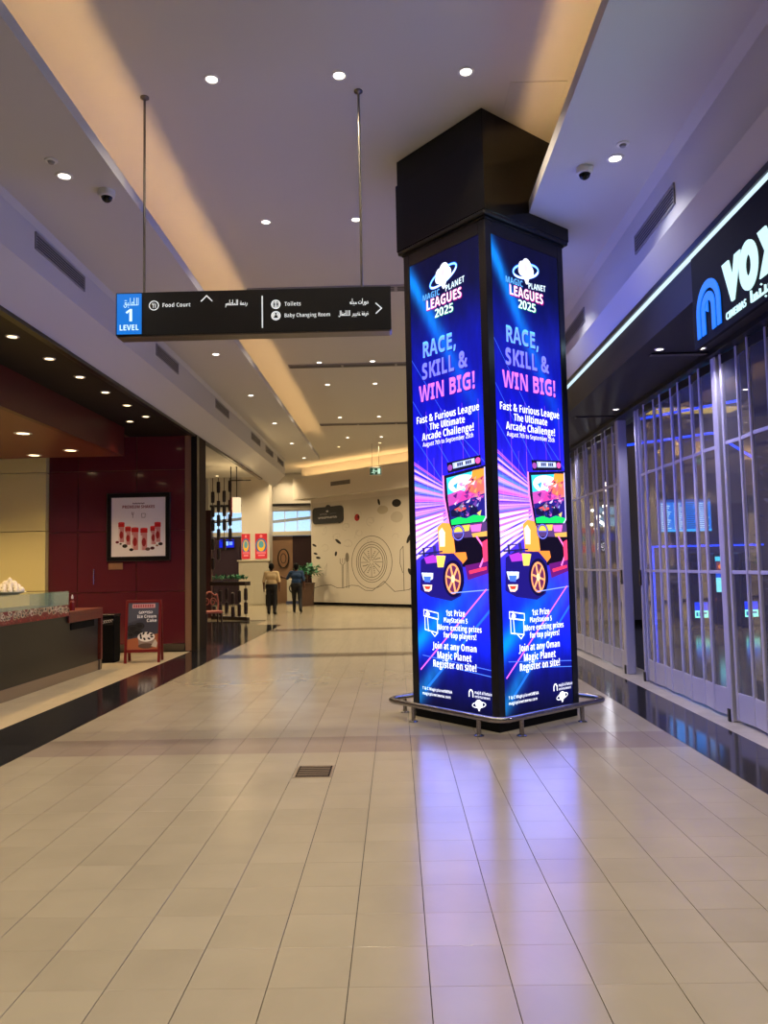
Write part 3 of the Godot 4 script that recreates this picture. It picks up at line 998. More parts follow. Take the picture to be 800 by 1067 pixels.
# ---------------------------------------------------------------- hanging way-finding sign
func build_hanging_sign() -> void:
	var o := base("hanging_sign", Vector3(-1.235, 3.645, -6.7), "black hanging way-finding sign with a blue level 1 panel", "sign")
	var w := 2.47
	var h := 0.395
	obj("housing", sh().cbox(Vector3(0, h / 2, -0.085), Vector3(w, h, 0.16), 0.004), M.black_metal, o)
	obj("bottom_trim", sh().cbox(Vector3(0, -0.006, -0.085), Vector3(w - 0.02, 0.012, 0.15), 0.003), M.dull_steel, o)
	for x in [-1.005, 0.975]:
		var r := obj("rod", sh().tube([Vector3(x, h, -0.085), Vector3(x, TRAY - 3.645, -0.085)], 0.0115, 8), M.dull_steel, o)
		obj("ceiling_plate", sh().lathe([Vector2(0.0115, -0.03), Vector2(0.04, -0.012), Vector2(0.04, 0.0)], 14, Vector3(x, TRAY - 3.645, -0.085)), M.dull_steel, r)
	# k pixels of the drawing to a metre
	var p := Pic.new(2400, 384, Color(0.028, 0.028, 0.032))
	var wh := Color(0.93, 0.97, 1.0)
	var X := func(px: float) -> float: return (px - 121.5) / 285.5 * 2400.0
	var Y := func(py: float) -> float: return py / 45.0 * 384.0
	# fork and knife in a ring
	p.ring(X.call(161), Y.call(14), 40, 40, 9, wh)
	for dx in [-12, -4, 4]:
		p.rect(X.call(161) + dx - 6, Y.call(14) - 24, 4, 20, wh)
	p.rect(X.call(161) - 9, Y.call(14) - 10, 7, 34, wh)
	p.shape([X.call(161) + 10, Y.call(14) - 24, X.call(161) + 18, Y.call(14) - 10, X.call(161) + 16, Y.call(14) + 24, X.call(161) + 10, Y.call(14) + 24], wh)
	p.words("Food Court", X.call(170), Y.call(14) + 17, 36, wh, -1, 0.94)
	p.path(PackedVector2Array([Vector2(X.call(210.5), Y.call(10.5)), Vector2(X.call(216), Y.call(5)), Vector2(X.call(221.5), Y.call(10.5))]), 11, wh)
	p.arabic(["reh", "dal", "heh", "teh_round", "gap", "alif", "lam", "meem", "tah", "alif", "ain", "meem_end"], X.call(258.5), Y.call(15.5), 45, wh)
	p.rect(X.call(273.2), Y.call(6.5), 12, Y.call(34), wh)
	p.ellipse(X.call(288), Y.call(16), 42, 42, wh)
	p.ellipse(X.call(288), Y.call(28), 42, 42, wh)
	var dk := Color(0.03, 0.03, 0.04)
	for q in [[-15, 1.0], [15, 1.0]]:
		p.ellipse(X.call(288) + q[0], Y.call(16) - 20, 6, 6, dk)
		p.rect(X.call(288) + q[0] - 7, Y.call(16) - 12, 14, 22, dk)
		p.rect(X.call(288) + q[0] - 4, Y.call(16) + 8, 8, 18, dk)
	p.rect(X.call(288) - 2, Y.call(16) - 26, 4, 52, dk)
	p.ellipse(X.call(288), Y.call(28) - 18, 9, 9, dk)
	p.shape([X.call(288) - 10, Y.call(28) - 6, X.call(288) + 10, Y.call(28) - 6, X.call(288) + 20, Y.call(28) + 20, X.call(288) - 20, Y.call(28) + 20], dk)
	p.words("Toilets", X.call(297), Y.call(16) + 16, 36, wh, -1, 0.9)
	p.words("Baby Changing Room", X.call(297), Y.call(28) + 16, 34, wh, -1, 0.84)
	p.arabic(["dal", "waw", "reh", "alif", "teh_end", "gap", "meem", "yeh", "alif", "heh_end"], X.call(384), Y.call(17.5), 44, wh)
	p.arabic(["ghain", "reh", "feh", "teh_round", "gap", "teh", "ghain", "yeh", "yeh", "reh", "gap", "alif", "lam", "alif", "tah", "feh", "alif", "lam_end"], X.call(384), Y.call(29.5), 42, wh)
	p.path(PackedVector2Array([Vector2(X.call(392), Y.call(17.5)), Vector2(X.call(397.5), Y.call(22.8)), Vector2(X.call(392), Y.call(28))]), 11, wh)
	var s := sh()
	s.picture(Vector3(-w / 2 + 0.004, h - 0.003, -0.0035), Vector3(w / 2 - 0.004, h - 0.003, -0.0035), Vector3(w / 2 - 0.004, 0.003, -0.0035), Vector3(-w / 2 + 0.004, 0.003, -0.0035))
	var fm := picture_mat("sign_print", p.texture(1600, 256), 0.4)
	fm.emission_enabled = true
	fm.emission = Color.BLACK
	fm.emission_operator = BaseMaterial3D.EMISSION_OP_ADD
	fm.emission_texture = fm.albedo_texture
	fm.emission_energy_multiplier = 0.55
	obj("sign_face", s, fm, o)
	# the blue level panel
	var q := Pic.new(240, 384, Color(0.03, 0.42, 0.78))
	q.arabic(["alif", "lam", "tah", "alif", "beh", "qaf"], 216, 108, 66, Color(0.8, 0.93, 1.0), 0.085)
	q.words("1", 116, 262, 118, Color(0.85, 0.95, 1.0), 0, 1.1)
	q.words("LEVEL", 120, 346, 52, Color(0.85, 0.95, 1.0), 0, 0.95)
	var t := sh()
	t.picture(Vector3(-w / 2 + 0.012, h - 0.012, 0.0), Vector3(-w / 2 + 0.235, h - 0.012, 0.0), Vector3(-w / 2 + 0.235, 0.012, 0.0), Vector3(-w / 2 + 0.012, 0.012, 0.0))
	obj("level_panel", t, picture_mat("level_print", q.texture(240, 384), 0.4, 1.3), o)


# ---------------------------------------------------------------- vents, cameras, detectors
func grille_at(at: Vector3, length: float, height: float, face: float, label: String, group: String) -> void:
	# a vent in a wall whose normal is face * x
	var o := base("air_grille", at, label, "air grille", group)
	obj("backing", sh().box(Vector3(face * 0.002, 0, 0), Vector3(0.004, height, length)), M.vent_dark, o)
	var fr := sh()
	for sg in [-1, 1]:
		fr.box(Vector3(face * 0.008, sg * (height / 2), 0), Vector3(0.016, 0.014, length + 0.014))
		fr.box(Vector3(face * 0.008, 0, sg * (length / 2)), Vector3(0.016, height, 0.014))
	obj("frame", fr, M.grille, o)
	for k in 6:
		obj("slat", sh().box(Vector3(face * 0.007, -height / 2 + height * (k + 0.5) / 6.0, 0), Vector3(0.004, 0.017, length - 0.014), Basis(Vector3.BACK, face * 0.5)), M.grille, o)


func build_ceiling_fittings() -> void:
	for z in [[-7.42, -8.62, "over the glass show case"], [-11.3, -12.45, "over the wooden counter end"], [-15.1, -16.3, "just past the black post of the sweet shop"], [-18.9, -20.1, "above the white box lantern"], [-21.0, -22.2, "between the lantern one and the bulkhead end one"], [-23.1, -24.3, "at the far bulkhead end"]]:
		grille_at(Vector3(-3.55, 4.87, (z[0] + z[1]) / 2), absf(z[1] - z[0]), 0.165, 1.0, "grey air grille in the bulkhead " + z[2], "air grilles above the sweet shop")
	for z in [[-6.43, -7.5, "above the blue arch emblem"], [-9.6, -10.7, "above the locking gate post"], [-14.0, -15.2, "behind the advert pillar"]]:
		grille_at(Vector3(2.46, 4.69, (z[0] + z[1]) / 2), absf(z[1] - z[0]), 0.175, -1.0, "grey air grille in the cinema bulkhead " + z[2], "air grilles above the cinema")
	# slot diffusers across the tray ceiling
	for q in [[-11.8, "just beyond the hanging sign"], [-16.35, "between two others"], [-23.2, "close to the mural wall"]]:
		var z: float = q[0]
		var o := base("slot_diffuser", Vector3(-0.5, TRAY, z), "long grey slot diffuser across the tray ceiling " + q[1], "slot diffuser", "tray slot diffusers")
		obj("frame", sh().cbox(Vector3(0, -0.012, 0), Vector3(3.5, 0.026, 0.24), 0.003), M.grille, o)
		for k in 3:
			obj("slot", sh().box(Vector3(0, -0.026, -0.07 + k * 0.07), Vector3(3.44, 0.006, 0.04)), M.vent_dark, o)
		for x in [-0.58, 0.58]:
			obj("joint", sh().box(Vector3(x, -0.028, 0), Vector3(0.05, 0.006, 0.22)), M.grille, o)
	for p in [[-2.6, -6.82, "ceiling camera dome in the side ceiling above the sweet shop strip"], [1.75, -6.64, "ceiling camera dome in the side ceiling beside the advert pillar"]]:
		var o := base("camera_dome", Vector3(p[0], SIDE, p[1]), p[2], "security camera", "ceiling camera domes")
		obj("housing", sh().lathe([Vector2(0.052, -0.062), Vector2(0.068, -0.055), Vector2(0.075, -0.02), Vector2(0.075, 0.0)], 20), M.white_plastic, o)
		obj("dome", sh().lathe([Vector2(0.0, -0.108), Vector2(0.022, -0.104), Vector2(0.04, -0.09), Vector2(0.05, -0.07), Vector2(0.052, -0.058)], 20), M.black_gloss, o)
	for p in [[-2.87, -6.27, "small round smoke detector in the side ceiling above the sweet shop strip"], [1.98, -6.26, "small round smoke detector in the side ceiling facing the cinema sign"]]:
		var o := base("smoke_detector", Vector3(p[0], SIDE, p[1]), p[2], "smoke detector", "smoke detectors")
		obj("plate", sh().lathe([Vector2(0.03, -0.012), Vector2(0.05, -0.010), Vector2(0.055, 0.0)], 18), M.white_plastic, o)
		obj("sensor", sh().lathe([Vector2(0.0, -0.03), Vector2(0.022, -0.028), Vector2(0.03, -0.012)], 18), M.grille, o)
	var acc := struct("trim_4", sh().cbox(Vector3(1.39, TRAY - 0.004, -6.97), Vector3(0.52, 0.008, 0.5), 0.002), M.paint, "square access panel in the tray ceiling")
	acc.set_meta("kind", "structure")


# ---------------------------------------------------------------- sweet shop
func panels(parent: Node3D, xs: Array, ys: Array, z: float, depth: float, m: Material, called := "panel") -> void:
	for i in xs.size() - 1:
		for j in ys.size() - 1:
			var a := Vector2(xs[i], ys[j])
			var b := Vector2(xs[i + 1], ys[j + 1])
			obj(called, sh().cbox(Vector3((a.x + b.x) / 2, (a.y + b.y) / 2, z), Vector3(absf(b.x - a.x) - 0.013, absf(b.y - a.y) - 0.013, depth), 0.002), m, parent)


func build_sweet_shop() -> void:
	# end wall of red glass panels with a yellow panelled stretch
	var w := struct("wall_shop", sh().span(Vector3(-9.7, 0, -14.9), Vector3(-4.1, 4.34, -15.6)), M.pilaster_tan, "dark red glass wall at the end of the sweet shop")
	panels(w, [-6.77, -6.2, -5.05, -4.1], [0.14, 1.15, 2.33, 3.52, 4.19], -14.885, 0.03, M.red_glass)
	panels(w, [-9.6, -6.78], [0.14, 1.2, 2.36, 3.5, 4.19], -14.83, 0.14, M.yellow_panel)
	obj("skirting", sh().cbox(Vector3(-5.44, 0.07, -14.88), Vector3(2.66, 0.14, 0.05), 0.004), M.dull_steel, w)
	struct("trim_5", sh().span(Vector3(-4.1, 0, -14.88), Vector3(-3.975, 4.19, -15.6)), M.pilaster_tan, "narrow tan pilaster at the end of the red wall")
	var post := struct("trim_6", sh().span(Vector3(-3.975, 0, -14.86), Vector3(-3.86, 4.19, -15.02)), M.black_metal, "black metal post at the edge of the sweet shop")
	obj("return_panel", sh().span(Vector3(-3.97, 0, -15.02), Vector3(-3.872, 4.19, -15.6)), M.dark_bronze, post)
	struct("trim_7", sh().span(Vector3(-4.95, 3.66, 8.0), Vector3(-5.05, 4.2, -13.9)), M.red_panel, "dark red fascia hanging above the sweet counter")
	# framed poster
	var f := base("framed_poster", Vector3(-5.0, 2.41, -14.868), "black framed poster of red-lidded tubs on the red wall", "poster")
	for s in [[Vector3(0, 0.615, 0), Vector3(1.22, 0.08, 0.05)], [Vector3(0, -0.615, 0), Vector3(1.22, 0.08, 0.05)], [Vector3(-0.57, 0, 0), Vector3(0.08, 1.15, 0.05)], [Vector3(0.57, 0, 0), Vector3(0.08, 1.15, 0.05)]]:
		obj("frame", sh().cbox(s[0] + Vector3(0, 0, 0.026), s[1], 0.006), M.black_metal, f)
	var edge := sh()
	for s in [[Vector3(0, 0.657, 0.02), Vector3(1.24, 0.012, 0.04)], [Vector3(0, -0.657, 0.02), Vector3(1.24, 0.012, 0.04)], [Vector3(-0.615, 0, 0.02), Vector3(0.012, 1.32, 0.04)], [Vector3(0.615, 0, 0.02), Vector3(0.012, 1.32, 0.04)]]:
		edge.box(s[0], s[1])
	obj("metal_edge", edge, M.dull_steel, f)
	var s1 := sh()
	s1.picture(Vector3(-0.53, 0.575, 0.03), Vector3(0.53, 0.575, 0.03), Vector3(0.53, -0.575, 0.03), Vector3(-0.53, -0.575, 0.03))
	obj("print", s1, picture_mat("tub_poster", tub_poster(), 0.35, 0.0), f)
	tag(obj("wall_plaque", sh().cbox(Vector3(-5.45, 1.655, -14.86), Vector3(0.28, 0.13, 0.012), 0.003), M.pilaster_tan), "small tan plaque under the framed poster", "plaque")
	var h := base("door_pull", Vector3(-5.86, 1.46, -14.87), "slim chrome door pull on the red glass wall", "handle")
	obj("bar", sh().tube([Vector3(0, -0.15, 0.06), Vector3(0, 0.15, 0.06)], 0.011, 10), M.chrome, h)
	for y in [-0.11, 0.11]:
		obj("standoff", sh().tube([Vector3(0, y, 0.0), Vector3(0, y, 0.06)], 0.008, 8), M.chrome, h)
	build_counter()
	# big round lamps in the counter ceiling
	var first: Node3D = null
	for z in [-6.3, -8.0, -9.7, -11.4, -13.1]:
		if first == null:
			first = base("counter_lamp", Vector3(-5.6, 3.66, z), "wide round recessed lamp above the sweet counter", "ceiling lamp", "lamps over the sweet counter")
			downlight_parts(first, 0.11, M.lens_warm)
			spot(first, Vector3(0, -0.03, 0), Color(1.0, 0.84, 0.6), 4.5, 64.0, 0.08)
		else:
			copy(first, "counter_lamp", Vector3(-5.6, 3.66, z))
	var second := copy(first, "counter_lamp", Vector3(-7.9, 3.66, -12.9), 0.0, "wide round recessed lamp before the yellow panels")
	second.get_node("lamp").light_energy = 8.0
	var third := copy(first, "counter_lamp", Vector3(-6.45, 3.66, -13.55), 0.0, "wide round recessed lamp close to the red glass wall")
	third.get_node("lamp").light_energy = 2.0
	build_bin_and_board()


func tub_poster() -> ImageTexture:
	var p := Pic.new(640, 690, Color(0.95, 0.94, 0.94))
	for k in 9:
		p.rect(250 + k * 16, 62 + (k % 2) * 3, 11, 14, Color(0.35, 0.24, 0.25))
	p.words("PREMIUM SHAKES", 320, 126, 34, Color(0.5, 0.03, 0.06), 0, 0.95)
	p.path(p.pts([240, 170, 246, 200, 258, 200, 262, 172]), 5, Color(0.3, 0.2, 0.2))
	p.line(Vector2(252, 200), Vector2(252, 236), 5, Color(0.3, 0.2, 0.2))
	p.path(p.pts([356, 190, 400, 190, 396, 236, 360, 236]), 4, Color(0.3, 0.2, 0.2), true)
	var tubs := [[118, 300, 66, 220], [196, 352, 62, 200], [494, 352, 62, 200], [546, 306, 66, 220], [278, 364, 76, 250], [384, 372, 76, 246]]
	for t in tubs:
		p.rect(t[0] - t[2] / 2.0, t[1], t[2], t[3], Color(0.80, 0.55, 0.55))
		p.rect(t[0] - t[2] / 2.0, t[1] + t[3] * 0.3, t[2] * 0.25, t[3] * 0.7, Color(0.90, 0.82, 0.8))
		p.ellipse(t[0], t[1] + t[3] * 0.62, t[2] * 0.34, t[3] * 0.2, Color(0.62, 0.12, 0.14))
		p.rect(t[0] - t[2] / 2.0 - 4, t[1] - 6, t[2] + 8, 48, Color(0.78, 0.08, 0.10))
		p.ellipse(t[0], t[1] - 6, t[2] / 2.0 + 4, 9, Color(0.9, 0.25, 0.25))
	for q in [[70, 520, 20, Color(0.45, 0.05, 0.1)], [110, 540, 14, Color(0.25, 0.2, 0.1)], [160, 566, 30, Color(0.12, 0.12, 0.1)], [236, 610, 24, Color(0.08, 0.05, 0.05)], [430, 606, 28, Color(0.4, 0.3, 0.25)], [484, 596, 26, Color(0.3, 0.08, 0.1)], [540, 566, 16, Color(0.6, 0.45, 0.35)], [580, 548, 26, Color(0.12, 0.05, 0.07)]]:
		p.ellipse(q[0], q[1], q[2], q[2] * 0.7, q[3])
	return p.texture(480, 518)


func build_counter() -> void:
	var x := -4.75
	var o := base("sweet_counter", Vector3(x, 0, -8.0), "long black sweet counter with a printed sweets band and wooden end", "counter")
	var z0 := 4.0
	var z1 := -3.08           # end of the show case, from the node
	var z2 := -4.34           # end of the wooden part
	obj("plinth", sh().cbox(Vector3(-0.22, 0.075, (z0 + z2 + 0.05) / 2), Vector3(0.42, 0.15, z0 - z2 - 0.02), 0.004), M.plinth_tan, o)
	obj("front_panel", sh().cbox(Vector3(-0.24, 0.535, (z0 + z2 + 0.12) / 2), Vector3(0.46, 0.77, z0 - z2 - 0.12), 0.004), M.kiosk_black, o)
	var p := Pic.new(1600, 128, Color(0.42, 0.05, 0.06))
	var r := RandomNumberGenerator.new()
	r.seed = 77
	for k in 420:
		p.rect(r.randf() * 1600, 76 + r.randf() * 40, 4, 8 + r.randf() * 14, [Color(0.55, 0.35, 0.3), Color(0.6, 0.08, 0.08), Color(0.28, 0.03, 0.04)][k % 3])
	for k in 340:
		var cx := r.randf() * 1600
		var cyy := 14 + r.randf() * 56
		var rr := 16 + r.randf() * 16
		p.ellipse(cx, cyy, rr * 0.34, rr, [Color(0.72, 0.67, 0.55), Color(0.60, 0.50, 0.38), Color(0.78, 0.74, 0.64)][k % 3])
		p.ellipse(cx + 1, cyy + 2, rr * 0.17, rr * 0.5, [Color(0.07, 0.05, 0.04), Color(0.12, 0.1, 0.06), Color(0.4, 0.08, 0.06)][k % 3])
	var band := sh()
	band.picture(Vector3(0.012, 1.085, z0), Vector3(0.012, 1.085, z1), Vector3(0.012, 0.92, z1), Vector3(0.012, 0.92, z0))
	var bm := picture_mat("sweet_band", p.texture(1600, 128), 0.4)
	obj("printed_band", band, bm, o)
	obj("show_shelf", sh().cbox(Vector3(-0.29, 1.0, (z0 + z1) / 2), Vector3(0.6, 0.165, z0 - z1), 0.003), M.kiosk_black, o)
	var pane_len := (z0 - z1) / 4.0
	for k in 4:
		obj("front_pane", sh().box(Vector3(0.005, 1.178, z1 + pane_len * (k + 0.5)), Vector3(0.008, 0.185, pane_len - 0.012)), M.green_glass, o)
		obj("top_pane", sh().box(Vector3(-0.28, 1.276, z1 + pane_len * (k + 0.5)), Vector3(0.58, 0.01, pane_len - 0.012)), M.green_glass, o)
	obj("side_pane", sh().box(Vector3(-0.28, 1.178, z1), Vector3(0.56, 0.185, 0.008)), M.green_glass, o)
	obj("wood_top", sh().cbox(Vector3(-0.29, 0.955, (z1 + z2) / 2), Vector3(0.62, 0.05, z1 - z2), 0.004), M.wood, o)
	obj("wood_fascia", sh().cbox(Vector3(0.006, 0.875, (z1 + z2) / 2), Vector3(0.025, 0.11, z1 - z2), 0.003), M.wood, o)
	obj("wood_end", sh().cbox(Vector3(-0.29, 0.55, z2 + 0.035), Vector3(0.62, 0.78, 0.07), 0.004), M.wood, o)
	obj("end_foot", sh().cbox(Vector3(-0.29, 0.08, z2 + 0.045), Vector3(0.60, 0.16, 0.09), 0.004), M.dull_steel, o)
	obj("hatch", sh().cbox(Vector3(-0.006, 0.76, (z1 + z2) / 2 + 0.1), Vector3(0.02, 0.1, 0.85), 0.003), M.black_matt, o)
	# heap of white meringues on a plate, on top of the case
	var cake := base("meringue_plate", Vector3(x - 0.3, 1.281, -9.98), "white meringue heap on a round plate on top of the show case", "cake plate")
	obj("plate", sh().lathe([Vector2(0.0, 0.0), Vector2(0.1, 0.0), Vector2(0.2, 0.025), Vector2(0.205, 0.03), Vector2(0.1, 0.012), Vector2(0.0, 0.01)], 24), M.white_plastic, cake)
	var mer := mat("meringue", Color(0.86, 0.83, 0.76), 0.7)
	var blob := sh().lathe([Vector2(0, -0.03), Vector2(0.03, -0.02), Vector2(0.036, 0.0), Vector2(0.026, 0.024), Vector2(0.008, 0.042), Vector2(0, 0.046)], 8).mesh()
	for layer in 4:
		var cnt: int = [12, 9, 6, 2][layer]
		for k in cnt:
			var a := TAU * k / cnt + layer * 0.4
			var rad: float = [0.145, 0.105, 0.06, 0.02][layer]
			obj("meringue", blob, mer, cake, Vector3(cos(a) * rad, 0.05 + layer * 0.04, sin(a) * rad))
	var bt := base("sauce_bottle", Vector3(x - 0.12, 0.98, -11.5), "small red bottle standing on the wooden counter end", "bottle")
	obj("body", sh().lathe([Vector2(0, 0), Vector2(0.034, 0), Vector2(0.036, 0.01), Vector2(0.036, 0.12), Vector2(0.014, 0.16), Vector2(0.014, 0.18)], 14), M.red_paint, bt)
	obj("cap", sh().lathe([Vector2(0.017, 0.175), Vector2(0.017, 0.2), Vector2(0.006, 0.235), Vector2(0.0, 0.237)], 12), M.white_plastic, bt)


func build_bin_and_board() -> void:
	var b := base("litter_bin", Vector3(-4.98, 0, -13.3), "slim black litter bin with white scribbled lettering beside the counter end", "bin")
	obj("body", sh().cbox(Vector3(0, 0.39, 0), Vector3(0.27, 0.78, 0.30), 0.01), M.black_matt, b)
	obj("lid", sh().cbox(Vector3(0, 0.80, 0), Vector3(0.285, 0.04, 0.315), 0.008), M.black_metal, b)
	var p := Pic.new(128, 64, Color(0.03, 0.03, 0.032))
	for k in 6:
		p.ring(14 + k * 20, 40 - k * 3, 9, 11, 4, Color(0.85, 0.85, 0.85), 0.3, 0.3 * k, 4.5 + 0.2 * k)
	var s := sh()
	s.picture(Vector3(-0.125, 0.76, 0.1515), Vector3(0.125, 0.76, 0.1515), Vector3(0.125, 0.64, 0.1515), Vector3(-0.125, 0.64, 0.1515))
	obj("lettering", s, picture_mat("bin_print", p.texture(128, 64), 0.5), b)
	# folding pavement board
	var o := base("pavement_board", Vector3(-4.36, 0, -13.25), "red wooden A-frame board with a cake poster before the red wall", "A-board", "", deg_to_rad(8.0))
	var lean := Basis(Vector3.RIGHT, deg_to_rad(-9.0))
	var f := Node3D.new()
	f.name = "front_leaf"
	o.add_child(f)
	f.transform = Transform3D(lean, Vector3(0, 0, 0.2))
	for sx in [-1, 1]:
		obj("leg", sh().cbox(Vector3(sx * 0.275, 0.53, 0), Vector3(0.045, 1.06, 0.03), 0.004), M.red_paint, f)
	obj("rail", sh().cbox(Vector3(0, 1.04, 0), Vector3(0.505, 0.05, 0.03), 0.004), M.red_paint, f)
	obj("rail", sh().cbox(Vector3(0, 0.20, 0), Vector3(0.505, 0.05, 0.03), 0.004), M.red_paint, f)
	var s2 := sh()
	s2.picture(Vector3(-0.252, 1.015, 0.012), Vector3(0.252, 1.015, 0.012), Vector3(0.252, 0.225, 0.012), Vector3(-0.252, 0.225, 0.012))
	obj("print", s2, picture_mat("cake_board", cake_print(), 0.4), f)
	obj("backing", sh().box(Vector3(0, 0.62, 0.002), Vector3(0.505, 0.79, 0.012)), M.black_matt, f)
	var g := Node3D.new()
	g.name = "rear_leaf"
	o.add_child(g)
	g.transform = Transform3D(Basis(Vector3.RIGHT, deg_to_rad(9.0)), Vector3(0, 0, -0.16))
	for sx in [-1, 1]:
		obj("leg", sh().cbox(Vector3(sx * 0.275, 0.53, 0), Vector3(0.045, 1.06, 0.03), 0.004), M.red_paint, g)
	obj("rail", sh().cbox(Vector3(0, 0.3, 0), Vector3(0.505, 0.05, 0.03), 0.004), M.red_paint, g)


func cake_print() -> ImageTexture:
	var p := Pic.new(384, 600, Color(0.24, 0.24, 0.28))
	p.shape([0, 0, 384, 0, 384, 150, 0, 260], Color(0.30, 0.31, 0.36))
	p.rect(50, 14, 290, 54, Color(0.82, 0.62, 0.62))
	for k in 9:
		p.rect(66 + k * 29, 24, 17, 34, Color(0.62, 0.14, 0.16))
	for k in 6:
		p.ring(150 + k * 28, 124, 11, 15, 7, Color.WHITE, k * 0.9, 0.0, 4.6)
	p.words("Ice Cream", 236, 196, 40, Color.WHITE, 0, 0.9)
	p.words("Cake", 300, 250, 40, Color.WHITE, 0)
	p.shape([0, 470, 384, 400, 384, 600, 0, 600], Color(0.62, 0.36, 0.22))
	for q in [[60, 330, 66], [150, 300, 60], [120, 380, 60], [40, 410, 54]]:
		p.ellipse(q[0], q[1], q[2], q[2] * 0.75, Color(0.07, 0.06, 0.06))
		p.ring(q[0], q[1], q[2] * 0.7, q[2] * 0.5, 6, Color(0.25, 0.24, 0.24))
	p.shape([130, 440, 340, 440, 330, 560, 150, 566], Color(0.55, 0.48, 0.42))
	p.ellipse(236, 556, 98, 34, Color(0.35, 0.27, 0.22))
	p.ellipse(236, 440, 108, 62, Color(0.90, 0.88, 0.84))
	for k in 8:
		var a := TAU * k / 8.0 + 0.3
		p.ellipse(236 + cos(a) * 74, 430 + sin(a) * 38, 20, 12, Color(0.10, 0.08, 0.08), a * 0.5)
	p.shape([300, 560, 350, 470, 380, 520, 370, 580], Color(0.75, 0.70, 0.62))
	return p.texture(256, 400)


# ---------------------------------------------------------------- cafe
func leaf_mesh(l: float, w: float) -> ArrayMesh:
	var s := sh()
	var a := Vector3.ZERO
	var m1 := Vector3(w / 2, l * 0.12, l * 0.45)
	var m2 := Vector3(-w / 2, l * 0.12, l * 0.45)
	var c := Vector3(0, l * 0.16, l * 0.5)
	var t := Vector3(0, -l * 0.05, l)
	for q in [[a, m1, c], [a, c, m2], [m1, t, c], [c, t, m2]]:
		var nr: Vector3 = (q[2] - q[0]).cross(q[1] - q[0]).normalized()
		if nr.y < 0:
			nr = -nr
		s.tri(q[0], q[1], q[2], nr, nr, nr)
	return s.mesh()


